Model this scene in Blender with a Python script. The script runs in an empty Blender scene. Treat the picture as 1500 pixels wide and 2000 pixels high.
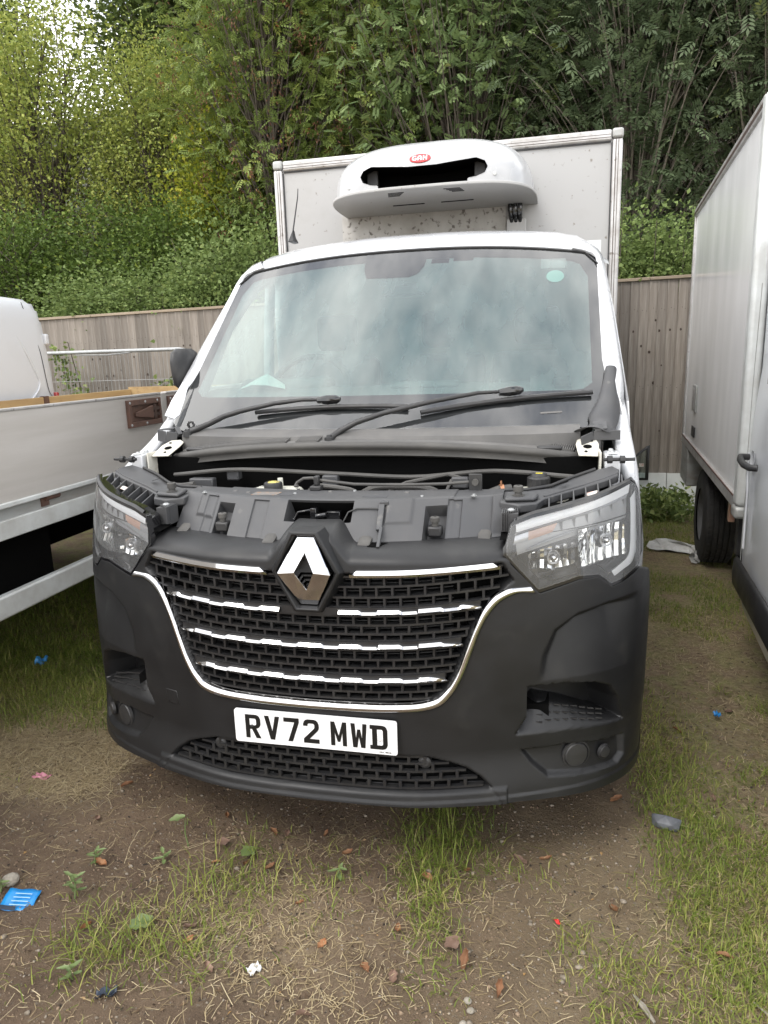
import bpy, math, random
import numpy as np
from mathutils import Matrix, Vector
random.seed(7); rng = np.random.default_rng(7)
SC = bpy.context.scene
COL = SC.collection
PI = math.pi

# ------------------------------------------------------------------ camera
cam_d = bpy.data.cameras.new('camera'); cam = bpy.data.objects.new('camera', cam_d); COL.objects.link(cam)
R_ = Vector((0.97494551, 0.22014011, -0.03193094)); U_ = Vector((-0.0169182, 0.2165129, 0.97613316)); F_ = Vector((-0.22179952, 0.95113642, -0.21481265))
cam.matrix_world = Matrix(((R_.x, U_.x, -F_.x, 0.678), (R_.y, U_.y, -F_.y, -1.8865), (R_.z, U_.z, -F_.z, 1.6199), (0, 0, 0, 1)))
cam_d.sensor_fit = 'HORIZONTAL'; cam_d.sensor_width = 36.0; cam_d.lens = 1381.24 / 1500 * 36
cam_d.clip_start = 0.05; cam_d.clip_end = 500
SC.camera = cam

# ------------------------------------------------------------------ sky: bright broken cloud over a Nishita sky
SUN_EL, SUN_AZ = math.radians(52), math.radians(212)      # azimuth measured clockwise from +Y
W = bpy.data.worlds.new('World'); SC.world = W; W.use_nodes = True
nt = W.node_tree; nt.nodes.clear()
def wn(t, **k):
    n = nt.nodes.new(t)
    for a, b in k.items(): setattr(n, a, b)
    return n
sky = wn('ShaderNodeTexSky', sky_type='NISHITA', sun_disc=False)
sky.sun_elevation = SUN_EL; sky.sun_rotation = SUN_AZ; sky.dust_density = 2.0
tc = wn('ShaderNodeTexCoord'); mp = wn('ShaderNodeMapping'); mp.inputs['Scale'].default_value = (1.0, 1.0, 2.2)
mp.inputs['Rotation'].default_value = (0, 0, 0.6)
cn = wn('ShaderNodeTexNoise'); cn.inputs['Scale'].default_value = 2.1; cn.inputs['Detail'].default_value = 7; cn.inputs['Roughness'].default_value = 0.58
cr = wn('ShaderNodeValToRGB'); cr.color_ramp.elements[0].position = 0.38; cr.color_ramp.elements[0].color = (0.10, 0.10, 0.10, 1)
cr.color_ramp.elements[1].position = 0.56; cr.color_ramp.elements[1].color = (1, 1, 1, 1)
mix = wn('ShaderNodeMix', data_type='RGBA'); mix.inputs['B'].default_value = (14.9, 14.75, 14.5, 1)
bg = wn('ShaderNodeBackground'); bg.inputs['Strength'].default_value = 0.132
wo = wn('ShaderNodeOutputWorld')
for a, b in ((tc.outputs['Generated'], mp.inputs['Vector']), (mp.outputs['Vector'], cn.inputs['Vector']), (cn.outputs['Fac'], cr.inputs['Fac']),
             (cr.outputs['Color'], mix.inputs['Factor']), (sky.outputs['Color'], mix.inputs['A']), (mix.outputs['Result'], bg.inputs['Color']), (bg.outputs['Background'], wo.inputs['Surface'])):
    nt.links.new(a, b)

# ------------------------------------------------------------------ one veiled sun
sl = bpy.data.lights.new('sun', 'SUN'); sl.energy = 0.9; sl.angle = math.radians(18); sl.color = (1.0, 0.965, 0.91)
so = bpy.data.objects.new('sun', sl); COL.objects.link(so)
sd = Vector((math.sin(SUN_AZ) * math.cos(SUN_EL), math.cos(SUN_AZ) * math.cos(SUN_EL), math.sin(SUN_EL)))
so.rotation_euler = sd.to_track_quat('Z', 'Y').to_euler(); so.location = (0, -6, 12)

SC.view_settings.view_transform = 'Standard'; SC.view_settings.look = 'None'
SC.view_settings.exposure = 0.8; SC.view_settings.gamma = 1.0; SC.view_settings.use_curve_mapping = False
SC.render.engine = 'CYCLES'
SC.cycles.use_denoising = True
SC.cycles.max_bounces = 7; SC.cycles.diffuse_bounces = 3; SC.cycles.glossy_bounces = 4; SC.cycles.transmission_bounces = 6; SC.cycles.transparent_max_bounces = 12
SC.cycles.caustics_reflective = False; SC.cycles.caustics_refractive = False

# ------------------------------------------------------------------ materials
MATS = {}
def material(name, col, rough=0.5, metal=0.0, col2=None, scale=8.0, mixpos=(0.4, 0.7), bump=0.0, bscale=60.0, rvar=0.0, coat=0.0, stretch=(1, 1, 1), spec=0.5, ior=1.5, emit=None, detail=6.0, col3=None, scale3=40.0, pos3=(0.6, 0.72), randcol=0.0):
    m = bpy.data.materials.new(name); m.use_nodes = True; MATS[name] = m
    n = m.node_tree.nodes; L = m.node_tree.links; p = n['Principled BSDF']
    p.inputs['Roughness'].default_value = rough; p.inputs['Metallic'].default_value = metal
    p.inputs['Specular IOR Level'].default_value = spec; p.inputs['Coat Weight'].default_value = coat; p.inputs['Coat Roughness'].default_value = 0.08
    p.inputs['Base Color'].default_value = (*col, 1)
    if emit: p.inputs['Emission Color'].default_value = (*emit[0], 1); p.inputs['Emission Strength'].default_value = emit[1]
    t = n.new('ShaderNodeTexCoord'); mpn = n.new('ShaderNodeMapping'); mpn.inputs['Scale'].default_value = stretch
    L.new(t.outputs['Object'], mpn.inputs['Vector'])
    out = None
    if col2 is not None:
        ns = n.new('ShaderNodeTexNoise'); ns.inputs['Scale'].default_value = scale; ns.inputs['Detail'].default_value = detail; ns.inputs['Roughness'].default_value = 0.6
        L.new(mpn.outputs['Vector'], ns.inputs['Vector'])
        r = n.new('ShaderNodeValToRGB'); r.color_ramp.elements[0].position = mixpos[0]; r.color_ramp.elements[1].position = mixpos[1]
        r.color_ramp.elements[0].color = (*col, 1); r.color_ramp.elements[1].color = (*col2, 1)
        L.new(ns.outputs['Fac'], r.inputs['Fac']); out = r.outputs['Color']
    if col3 is not None:
        ns3 = n.new('ShaderNodeTexNoise'); ns3.inputs['Scale'].default_value = scale3; ns3.inputs['Detail'].default_value = 5.0
        L.new(mpn.outputs['Vector'], ns3.inputs['Vector'])
        r3 = n.new('ShaderNodeValToRGB'); r3.color_ramp.elements[0].position = pos3[0]; r3.color_ramp.elements[1].position = pos3[1]
        L.new(ns3.outputs['Fac'], r3.inputs['Fac'])
        mx = n.new('ShaderNodeMix'); mx.data_type = 'RGBA'; mx.inputs['B'].default_value = (*col3, 1)
        if out is not None: L.new(out, mx.inputs['A'])
        else: mx.inputs['A'].default_value = (*col, 1)
        L.new(r3.outputs['Color'], mx.inputs['Factor']); out = mx.outputs['Result']
    if randcol:
        oi = n.new('ShaderNodeObjectInfo'); hs = n.new('ShaderNodeHueSaturation')
        mr = n.new('ShaderNodeMapRange'); mr.inputs['To Min'].default_value = 1 - randcol; mr.inputs['To Max'].default_value = 1 + randcol
        L.new(oi.outputs['Random'], mr.inputs['Value']); L.new(mr.outputs['Result'], hs.inputs['Value'])
        if out is not None: L.new(out, hs.inputs['Color'])
        else: hs.inputs['Color'].default_value = (*col, 1)
        out = hs.outputs['Color']
    if out is not None: L.new(out, p.inputs['Base Color'])
    if rvar:
        nr = n.new('ShaderNodeTexNoise'); nr.inputs['Scale'].default_value = scale * 1.7; nr.inputs['Detail'].default_value = 6
        L.new(mpn.outputs['Vector'], nr.inputs['Vector'])
        mr2 = n.new('ShaderNodeMapRange'); mr2.inputs['From Min'].default_value = 0.3; mr2.inputs['From Max'].default_value = 0.7
        mr2.inputs['To Min'].default_value = max(0.02, rough - rvar); mr2.inputs['To Max'].default_value = min(1, rough + rvar)
        L.new(nr.outputs['Fac'], mr2.inputs['Value']); L.new(mr2.outputs['Result'], p.inputs['Roughness'])
    if bump:
        nb = n.new('ShaderNodeTexNoise'); nb.inputs['Scale'].default_value = bscale; nb.inputs['Detail'].default_value = 4
        L.new(mpn.outputs['Vector'], nb.inputs['Vector'])
        bm = n.new('ShaderNodeBump'); bm.inputs['Strength'].default_value = bump; bm.inputs['Distance'].default_value = 0.01
        L.new(nb.outputs['Fac'], bm.inputs['Height']); L.new(bm.outputs['Normal'], p.inputs['Normal'])
    return m
def glass_mat(name, tint, refl=1.0, haze=0.0, hazecol=(0.6, 0.66, 0.65), rough=0.02, ior=1.5, streak=True):
    m = bpy.data.materials.new(name); m.use_nodes = True; MATS[name] = m
    n = m.node_tree.nodes; L = m.node_tree.links; n.remove(n['Principled BSDF']); o = n['Material Output']
    tr = n.new('ShaderNodeBsdfTransparent'); tr.inputs['Color'].default_value = (*tint, 1)
    gl = n.new('ShaderNodeBsdfGlossy'); gl.inputs['Roughness'].default_value = rough; gl.inputs['Color'].default_value = (refl, refl, refl, 1)
    df = n.new('ShaderNodeBsdfDiffuse'); df.inputs['Color'].default_value = (*hazecol, 1)
    m1 = n.new('ShaderNodeMixShader'); L.new(tr.outputs[0], m1.inputs[1]); L.new(df.outputs[0], m1.inputs[2]); m1.inputs['Fac'].default_value = haze
    if haze and streak:
        t = n.new('ShaderNodeTexCoord'); mp2 = n.new('ShaderNodeMapping'); mp2.inputs['Scale'].default_value = (3, 1.0, 1.0); L.new(t.outputs['Object'], mp2.inputs['Vector'])
        ns = n.new('ShaderNodeTexNoise'); ns.inputs['Scale'].default_value = 3.0; ns.inputs['Detail'].default_value = 6; L.new(mp2.outputs['Vector'], ns.inputs['Vector'])
        mr = n.new('ShaderNodeMapRange'); mr.inputs['From Min'].default_value = 0.3; mr.inputs['From Max'].default_value = 0.75
        mr.inputs['To Min'].default_value = haze * 0.8; mr.inputs['To Max'].default_value = haze * 1.3
        L.new(ns.outputs['Fac'], mr.inputs['Value']); L.new(mr.outputs['Result'], m1.inputs['Fac'])
    fr = n.new('ShaderNodeFresnel'); fr.inputs['IOR'].default_value = ior
    m2 = n.new('ShaderNodeMixShader'); L.new(fr.outputs[0], m2.inputs['Fac']); L.new(m1.outputs[0], m2.inputs[1]); L.new(gl.outputs[0], m2.inputs[2])
    L.new(m2.outputs[0], o.inputs['Surface'])
    return m

material('white_paint', (0.52, 0.53, 0.545), 0.28, coat=0.6, col2=(0.505, 0.513, 0.525), scale=3.0, mixpos=(0.45, 0.75), rvar=0.08)
material('white_dirty', (0.39, 0.386, 0.38), 0.45, col2=(0.335, 0.326, 0.308), scale=4.0, mixpos=(0.5, 0.85), col3=(0.20, 0.18, 0.15), scale3=34.0, pos3=(0.66, 0.74))
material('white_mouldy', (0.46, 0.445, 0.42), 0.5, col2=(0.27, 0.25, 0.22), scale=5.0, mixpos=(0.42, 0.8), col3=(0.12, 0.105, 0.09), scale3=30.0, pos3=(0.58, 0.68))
material('white_grp', (0.72, 0.725, 0.73), 0.35, col2=(0.64, 0.64, 0.64), scale=2.5, mixpos=(0.4, 0.8), stretch=(1, 1, 0.4), rvar=0.1, bump=0.03, bscale=6)
material('grp_gloss', (0.82, 0.82, 0.82), 0.16, spec=0.35, col2=(0.76, 0.76, 0.755), scale=2.2, mixpos=(0.4, 0.8), stretch=(1, 1, 0.4), rvar=0.06, bump=0.02, bscale=4, col3=(0.74,0.74,0.73), scale3=20, pos3=(0.68,0.74))
material('sky_sheen_grey', (0.30, 0.305, 0.31), 0.25, coat=0.4)  # pale grey painted as the sky mirrored in the headlight tops
material('unit_white', (0.43, 0.435, 0.445), 0.30, coat=0.4, col2=(0.40, 0.405, 0.41), scale=4.0, rvar=0.08)
material('van_white', (0.58, 0.595, 0.62), 0.30, coat=0.4, col2=(0.54, 0.55, 0.565), scale=3.0, mixpos=(0.45, 0.8))
material('alu_rail', (0.52, 0.51, 0.50), 0.42, metal=0.55, col2=(0.36, 0.34, 0.32), scale=9.0, col3=(0.22, 0.20, 0.18), scale3=30, pos3=(0.62, 0.72))
material('alu_panel', (0.50, 0.475, 0.445), 0.45, metal=0.2, col2=(0.42, 0.393, 0.36), scale=3.0, mixpos=(0.35, 0.7), stretch=(1, 0.25, 3.5), bump=0.05, bscale=8, rvar=0.1)
material('grey_steel', (0.40, 0.41, 0.40), 0.5, metal=0.4, col2=(0.29, 0.27, 0.24), scale=7.0, stretch=(1, .4, 2))
material('pale_steel', (0.62, 0.64, 0.63), 0.45, metal=0.2, col2=(0.46, 0.46, 0.44), scale=6.0)
material('galvanised', (0.42, 0.43, 0.43), 0.5, metal=0.6, col2=(0.32, 0.33, 0.33), scale=20)
material('bumper_plastic', (0.0095, 0.0096, 0.0102), 0.41, spec=0.42, col2=(0.0140, 0.0141, 0.0147), scale=5.0, mixpos=(0.35, 0.75), bump=0.12, bscale=650, rvar=0.09, col3=(0.030, 0.029, 0.027), scale3=9, pos3=(0.60, 0.95))
material('black_plastic', (0.020, 0.020, 0.021), 0.48, col2=(0.032, 0.031, 0.030), scale=14, rvar=0.1)
material('grille_plastic', (0.014, 0.014, 0.015), 0.40, col2=(0.024, 0.023, 0.022), scale=20, rvar=0.1)
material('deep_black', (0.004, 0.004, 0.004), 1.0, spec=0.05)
material('gloss_black', (0.010, 0.010, 0.011), 0.12, coat=0.5)
material('grey_plastic', (0.052, 0.053, 0.056), 0.50, col2=(0.068, 0.067, 0.067), scale=8, mixpos=(0.4, 0.75), bump=0.04, bscale=300, col3=(0.14, 0.135, 0.125), scale3=18, pos3=(0.68, 0.82))
material('seal_rubber', (0.052, 0.050, 0.047), 0.62, col2=(0.085, 0.081, 0.074), scale=10, stretch=(0.5, 2, 2))
material('cowl_plastic', (0.095, 0.093, 0.090), 0.6, col2=(0.13, 0.125, 0.118), scale=7)
material('interior_grey', (0.055, 0.056, 0.06), 0.6)
material('interior_light', (0.60, 0.61, 0.60), 0.7)
material('dash_grey', (0.17, 0.18, 0.18), 0.65)
material('seat_fabric', (0.13, 0.14, 0.15), 0.85)
material('chrome', (0.60, 0.60, 0.61), 0.07, metal=1.0)
material('chrome_worn', (0.58, 0.58, 0.58), 0.18, metal=1.0, col2=(0.46, 0.455, 0.45), scale=20, rvar=0.08)
material('reflector', (0.90, 0.90, 0.88), 0.08, metal=1.0)
material('drl_white', (0.86, 0.87, 0.88), 0.25, coat=0.4)
material('drl_grey', (0.42, 0.43, 0.45), 0.2, metal=0.4)
material('amber', (0.50, 0.30, 0.22), 0.25, coat=0.5)
material('red_lens', (0.35, 0.02, 0.02), 0.2, coat=0.5)
material('plate_white', (0.80, 0.80, 0.805), 0.38, col2=(0.74, 0.74, 0.735), scale=14, mixpos=(0.5, 0.85))
material('plate_black', (0.008, 0.008, 0.008), 0.35)
material('logo_red', (0.60, 0.035, 0.04), 0.35)
material('logo_white', (0.80, 0.78, 0.78), 0.4)
material('hinge_cream', (0.62, 0.60, 0.53), 0.5, col2=(0.42, 0.38, 0.30), scale=22, mixpos=(0.5, 0.75))
material('tank_white', (0.62, 0.62, 0.55), 0.45, col2=(0.48, 0.47, 0.40), scale=12)
material('cap_yellow', (0.52, 0.44, 0.12), 0.5, col2=(0.03, 0.03, 0.03), scale=60, mixpos=(0.5, 0.55))
material('print_yellow', (0.70, 0.58, 0.05), 0.5)
material('copper', (0.45, 0.22, 0.12), 0.4, metal=0.6)
material('rust_brown', (0.115, 0.060, 0.042), 0.6, col2=(0.075, 0.042, 0.032), scale=18, bump=0.08, bscale=60)
material('rust_dark', (0.05, 0.028, 0.02), 0.7)
material('plywood', (0.42, 0.30, 0.15), 0.65, col2=(0.30, 0.20, 0.10), scale=5, stretch=(2, 0.4, 3), mixpos=(0.4, 0.75), col3=(0.14, 0.10, 0.06), scale3=20, pos3=(0.66, 0.75))
material('tyre', (0.012, 0.012, 0.012), 0.8, col2=(0.028, 0.026, 0.024), scale=14)
material('wheel_steel', (0.10, 0.10, 0.10), 0.5, metal=0.3)
material('board_white', (0.66, 0.68, 0.66), 0.5, col2=(0.55, 0.56, 0.53), scale=4)
material('paper_mint', (0.85, 0.95, 0.90), 0.7)
material('sticker_mint', (0.28, 0.60, 0.52), 0.6)
material('sticker_label', (0.62, 0.42, 0.36), 0.6, col2=(0.70, 0.68, 0.62), scale=60, mixpos=(0.45, 0.5))
material('sticker_grey', (0.16, 0.15, 0.14), 0.5, col2=(0.30, 0.16, 0.08), scale=70, mixpos=(0.55, 0.6))
material('wood_fence', (0.262, 0.232, 0.200), 0.85, col2=(0.168, 0.142, 0.117), scale=5, stretch=(9, 9, 0.55), mixpos=(0.35, 0.72), bump=0.25, bscale=22, randcol=0.24, col3=(0.335, 0.31, 0.275), scale3=4, pos3=(0.5, 0.75))
material('wood_cap', (0.36, 0.29, 0.215), 0.8, col2=(0.25, 0.195, 0.14), scale=5, stretch=(0.4, 6, 6))
material('knot', (0.06, 0.042, 0.032), 0.9)
material('frit', (0.022, 0.022, 0.025), 0.35)
glass_mat('windscreen', (0.93, 0.96, 0.955), 1.0, haze=0.015, hazecol=(0.62, 0.66, 0.66), ior=1.85)
glass_mat('hazy_pane', (0.70, 0.86, 0.82), 0.0, haze=0.25, hazecol=(0.56, 0.79, 0.775), ior=1.02)  # teal diffuse haze over the clear glass area, varied by noise
glass_mat('sticker_haze', (0.8, 0.9, 0.88), 0.0, haze=0.25, hazecol=(0.66, 0.8, 0.78), ior=1.02)
glass_mat('side_glass', (0.80, 0.90, 0.87), 1.0, haze=0.06)
glass_mat('lens_sheen', (0.97, 0.975, 0.98), 1.0, haze=0.075, hazecol=(0.85, 0.86, 0.87), ior=1.55)  # whitish haze mixed into the lens stands in for reflected sky

# ------------------------------------------------------------------ mesh helpers
class B:
    """collects vertices and faces of one part"""
    def __init__(s): s.v = []; s.f = []
    def add(s, vs, fs):
        o = len(s.v); s.v.extend([tuple(map(float, p)) for p in vs]); s.f.extend([tuple(i + o for i in f) for f in fs]); return s
    def box(s, x0, x1, y0, y1, z0, z1):
        return s.add([(x0, y0, z0), (x1, y0, z0), (x1, y1, z0), (x0, y1, z0), (x0, y0, z1), (x1, y0, z1), (x1, y1, z1), (x0, y1, z1)],
                     [(0, 3, 2, 1), (4, 5, 6, 7), (0, 1, 5, 4), (1, 2, 6, 5), (2, 3, 7, 6), (3, 0, 4, 7)])
    def bar(s, a, b, w, h, up=(0, 0, 1)):
        a = Vector(a); b = Vector(b); d = (b - a).normalized(); r = d.cross(Vector(up)).normalized(); u = r.cross(d)
        vs = [p + r * (i * w / 2) + u * (j * h / 2) for p in (a, b) for i, j in ((-1, -1), (1, -1), (1, 1), (-1, 1))]
        return s.add(vs, [(0, 1, 2, 3), (7, 6, 5, 4), (0, 4, 5, 1), (1, 5, 6, 2), (2, 6, 7, 3), (3, 7, 4, 0)])
    def grid(s, P, cu=False, cv=False):
        nu, nv = len(P), len(P[0]); vs = [p for row in P for p in row]; fs = []
        for i in range(nu if cu else nu - 1):
            for j in range(nv if cv else nv - 1):
                fs.append((i * nv + j, ((i + 1) % nu) * nv + j, ((i + 1) % nu) * nv + (j + 1) % nv, i * nv + (j + 1) % nv))
        return s.add(vs, fs)
    def tube(s, pts, r, n=8, cap=True):
        pts = [Vector(p) for p in pts]; m = len(pts); rr = r if isinstance(r, (list, tuple)) else [r] * m
        d0 = (pts[1] - pts[0]).normalized(); a = d0.orthogonal().normalized(); P = []
        for i in range(m):
            d = (pts[min(i + 1, m - 1)] - pts[max(i - 1, 0)]).normalized()
            a = (a - d * a.dot(d)).normalized(); b = d.cross(a)
            P.append([pts[i] + (a * math.cos(t) + b * math.sin(t)) * rr[i] for t in [2 * PI * k / n for k in range(n)]])
        o = len(s.v); s.grid(P, cv=True)
        if cap: s.f.append(tuple(o + k for k in range(n - 1, -1, -1))); s.f.append(tuple(o + (m - 1) * n + k for k in range(n)))
        return s
    def lathe(s, prof, c, axis='z', n=20):
        """prof: (radius, height) list round an axis through c"""
        P = []
        for r, h in prof:
            row = []
            for k in range(n):
                t = 2 * PI * k / n; a, b = r * math.cos(t), r * math.sin(t)
                row.append({'z': (c[0] + a, c[1] + b, c[2] + h), 'y': (c[0] + a, c[1] + h, c[2] - b), 'x': (c[0] + h, c[1] + a, c[2] + b)}[axis])
            P.append(row)
        return s.grid(P, cv=True)
    def prism(s, front, back):
        n = len(front)
        return s.add(list(front) + list(back), [tuple(range(n)), tuple(range(2 * n - 1, n - 1, -1))] + [(i, n + i, n + (i + 1) % n, (i + 1) % n) for i in range(n)])
    def disc(s, c, r, axis='y', n=20, h=0.004):
        return s.lathe([(0.0001, -h), (r * .92, -h), (r, -h * .5), (r, h)], c, axis, n)

WORLD = {}
def thing(name, label, cat, loc=(0, 0, 0), rotz=0.0, group=None, world=True, kind=None):
    o = bpy.data.objects.new(name, None); COL.objects.link(o); o.location = loc; o.rotation_euler = (0, 0, rotz); o.empty_display_size = 0.2
    tag(o, label, cat, group, kind); WORLD[o.name] = world
    return o
def tag(o, label=None, cat=None, group=None, kind=None):
    if label: o['label'] = label
    if cat: o['category'] = cat
    if group: o['group'] = group
    if kind: o['kind'] = kind
    return o
def attach(o, parent):
    if parent is None: return
    o.parent = parent
    if parent.type == 'EMPTY' and WORLD.get(parent.name): o.matrix_parent_inverse = Matrix.Translation(-Vector(parent.location))
def obj(name, b, mat, parent=None, smooth=35, bevel=0.0, seg=2, solid=0.0, off=0.0, subd=0, label=None):
    me = bpy.data.meshes.new(name); me.from_pydata(b.v, [], b.f); me.validate(); me.update()
    return meshobj(name, me, mat, parent, smooth, bevel, seg, solid, off, subd, label)
def meshobj(name, me, mat, parent=None, smooth=35, bevel=0.0, seg=2, solid=0.0, off=0.0, subd=0, label=None):
    me.materials.append(MATS[mat])
    if smooth:
        me.shade_smooth(); me.set_sharp_from_angle(angle=math.radians(smooth))
    o = bpy.data.objects.new(name, me); COL.objects.link(o); attach(o, parent)
    if solid:
        md = o.modifiers.new('solid', 'SOLIDIFY'); md.thickness = solid; md.offset = off
    if bevel:
        md = o.modifiers.new('bevel', 'BEVEL'); md.width = bevel; md.segments = seg; md.limit_method = 'ANGLE'; md.angle_limit = math.radians(40); md.harden_normals = False
    if subd:
        md = o.modifiers.new('sub', 'SUBSURF'); md.levels = subd; md.render_levels = subd
    if label: o['label'] = label
    return o
def fast_mesh(name, V, Fq, attr=None):
    """numpy vertices (n,3), faces (m,k) of equal size, optional per-vertex float attribute"""
    me = bpy.data.meshes.new(name); V = np.asarray(V, np.float32); Fq = np.asarray(Fq, np.int32); k = Fq.shape[1]
    me.vertices.add(len(V)); me.vertices.foreach_set('co', V.ravel())
    me.loops.add(Fq.size); me.loops.foreach_set('vertex_index', Fq.ravel())
    me.polygons.add(len(Fq)); me.polygons.foreach_set('loop_start', np.arange(0, Fq.size, k, dtype=np.int32))
    try: me.polygons.foreach_set('loop_total', np.full(len(Fq), k, np.int32))
    except Exception: pass
    if attr is not None:
        a = me.attributes.new('tone', 'FLOAT', 'POINT'); a.data.foreach_set('value', np.asarray(attr, np.float32).ravel())
    me.update(calc_edges=True)
    return me
def letter(name, polys, mat, parent, place, ext=0.0006):
    """flat printed shape from outlines (first outer, rest holes); place maps 2D -> world matrix"""
    cu = bpy.data.curves.new(name, 'CURVE'); cu.dimensions = '2D'; cu.fill_mode = 'BOTH'; cu.extrude = ext
    for pl in polys:
        sp = cu.splines.new('POLY'); sp.points.add(len(pl) - 1); sp.use_cyclic_u = True
        for q, (x, y) in zip(sp.points, pl): q.co = (x, y, 0, 1)
    tmp = bpy.data.objects.new(name, cu); COL.objects.link(tmp); bpy.context.view_layer.update()
    me = bpy.data.meshes.new_from_object(tmp.evaluated_get(bpy.context.evaluated_depsgraph_get())); me.materials.clear(); me.materials.append(MATS[mat])
    bpy.data.objects.remove(tmp); bpy.data.curves.remove(cu); me.name = name
    o = bpy.data.objects.new(name, me); COL.objects.link(o)
    o.parent = parent; o.matrix_basis = place
    if parent.type == 'EMPTY' and WORLD.get(parent.name): o.matrix_parent_inverse = Matrix.Translation(-Vector(parent.location))
    return o
def pchip(xs, ys, x):
    xs = np.asarray(xs, float); ys = np.asarray(ys, float); h = np.diff(xs); d = np.diff(ys) / h; m = np.zeros(len(xs))
    m[0], m[-1] = d[0], d[-1]
    for i in range(1, len(xs) - 1):
        if d[i - 1] * d[i] > 0:
            w1 = 2 * h[i] + h[i - 1]; w2 = h[i] + 2 * h[i - 1]; m[i] = (w1 + w2) / (w1 / d[i - 1] + w2 / d[i])
    x = np.clip(np.asarray(x, float), xs[0], xs[-1]); i = np.clip(np.searchsorted(xs, x) - 1, 0, len(h) - 1); t = (x - xs[i]) / h[i]
    return (2*t**3-3*t**2+1)*ys[i] + (t**3-2*t**2+t)*h[i]*m[i] + (-2*t**3+3*t**2)*ys[i+1] + (t**3-t**2)*h[i]*m[i+1]
def sdf(poly, X, Z):
    """signed distance to a polygon, positive inside"""
    P = np.asarray(poly, float); d = np.full(X.shape, 1e9); ins = np.zeros(X.shape, bool); n = len(P)
    for i in range(n):
        a, b = P[i], P[(i + 1) % n]; e = b - a; wx, wy = X - a[0], Z - a[1]
        t = np.clip((wx * e[0] + wy * e[1]) / (e @ e + 1e-12), 0, 1); d = np.minimum(d, np.hypot(wx - e[0] * t, wy - e[1] * t))
        c = ((a[1] > Z) != (b[1] > Z)) & (X < (b[0] - a[0]) * (Z - a[1]) / (b[1] - a[1] + 1e-12) + a[0]); ins ^= c
    return np.where(ins, d, -d)
def sstep(a, b, x):
    t = np.clip((x - a) / (b - a), 0, 1); return t * t * (3 - 2 * t)
# =================================================================== the refrigerated truck with its bonnet taken off
TR = thing('refrigerated_truck', 'white refrigerated box truck facing the camera with its bonnet removed', 'truck', (0, 1.6, 0))

# --- plan curve and lean of the front skin (metres, x to the right of the picture, y away from the camera)
PX = [0, .13, .26, .5, .7, .8, .88, .94, .975, .995, 1.003]; PY = [-.012, -.009, 0, .06, .14, .195, .262, .34, .42, .52, .60]
PT = np.concatenate([[0], np.cumsum(np.hypot(np.diff(PX), np.diff(PY)))]); TT = PT[-1]
_td = np.linspace(0, TT, 900); _xd = pchip(PT, PX, _td); _yd = pchip(PT, PY, _td)
def G(z): return pchip([.2, .25, .3, .45, .7, .9, 1.05, 1.3], [-.03, -.035, -.03, 0, .001, .008, .02, .08], z)
def wz(z): return pchip([.2, .3, .5, .8, .95, 1.05, 1.2], [1.01, 1.018, 1.03, 1.033, 1.023, 1.012, 1.0], z)
def Fs(x, z):
    x = np.asarray(x, float); z = np.asarray(z, float)
    return np.interp(np.abs(x) / wz(z), _xd, _yd) + G(z)
def SP(x, z, off=0.0): return (float(x), float(Fs(x, z)) + off, float(z))

# --- bumper skin: one moulded grid with its pockets pushed in
GR = [(.0, 1.003), (.12, 1.003), (.56, 1.024), (.59, .978), (.545, .932), (.505, .888), (.474, .83), (.452, .765), (.424, .695), (.394, .648), (.352, .618), (.29, .609), (0, .604)]
GRILLE = GR + [(-x, z) for x, z in GR[::-1]]
LG = [(0, .444), (.337, .436), (.413, .413), (.458, .395), (.504, .363), (.535, .33), (0, .325)]
LOWER = LG[:-1] + [(-x, z) for x, z in LG[-2::-1]]
INT = [(.640, .640), (.741, .640), (.834, .625), (.883, .600), (.91, .548), (.93, .466), (.775, .487), (.606, .489), (.637, .542)]
FOG = [(.62, .436), (.745, .437), (.935, .412), (.939, .345), (.918, .325), (.794, .335), (.701, .347), (.654, .391)]
CRE = [(.655, .60), (.664, .65), (.680, .737), (.715, .813), (.781, .855), (.87, .872), (1.06, .885), (1.06, .60)]
nc, nr, ns = 560, 170, 14
tcol = np.linspace(-TT, TT, nc); sg = np.sign(tcol); xb = pchip(PT, PX, np.abs(tcol)); yb = pchip(PT, PY, np.abs(tcol))
hm = 1 - sstep(.062, .128, xb)
tx = [0, .565, .58, .617, .664, .778, .836, .857, .875, .912, .966]; tz = [1.03, 1.03, 1.03, .985, .928, .957, .955, .935, .918, .924, .945]
t_of = lambda x: np.interp(x / 1.02, _xd, _td)
zf = np.interp(np.abs(tcol), [t_of(x) if x > .57 else np.interp(x, _xd, _td) for x in tx] + [TT - .11, TT], tz + [.90, .855]) + .062 * hm
zb = .293 - .028 * np.clip(xb, 0, 1) ** 2 + .10 * sstep(TT - .14, TT, np.abs(tcol))
rows = np.linspace(0, 1, nr)
Z = zb[:, None] + (zf - zb)[:, None] * rows[None]
X = (sg * xb)[:, None] * wz(Z); Y = yb[:, None] + G(Z)
tang = np.stack([np.gradient(sg * xb), np.gradient(yb)], -1); tang /= np.linalg.norm(tang, axis=1)[:, None]
nin = np.stack([-tang[:, 1], tang[:, 0]], -1)           # pointing into the van
AX = np.abs(X)
D = .055 * sstep(-.004, .008, sdf(GRILLE, X, Z))
D += .030 * sstep(-.004, .008, sdf(LOWER, X, Z))
si = sdf(INT, AX, Z); low = np.interp(AX, [.60, .775, .93], [.490, .489, .467])
shh = np.interp(AX, [.60, .66, .69, .93], [.030, .058, .080, .012]); shelf = np.clip((Z - low) / shh, 0, 1) * .055 + .002
D += np.minimum(.11 * sstep(-.003, .010, si), np.where(si > -.003, shelf + .055 * sstep(.94, 1.12, (Z - low) / shh), 0))
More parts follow.
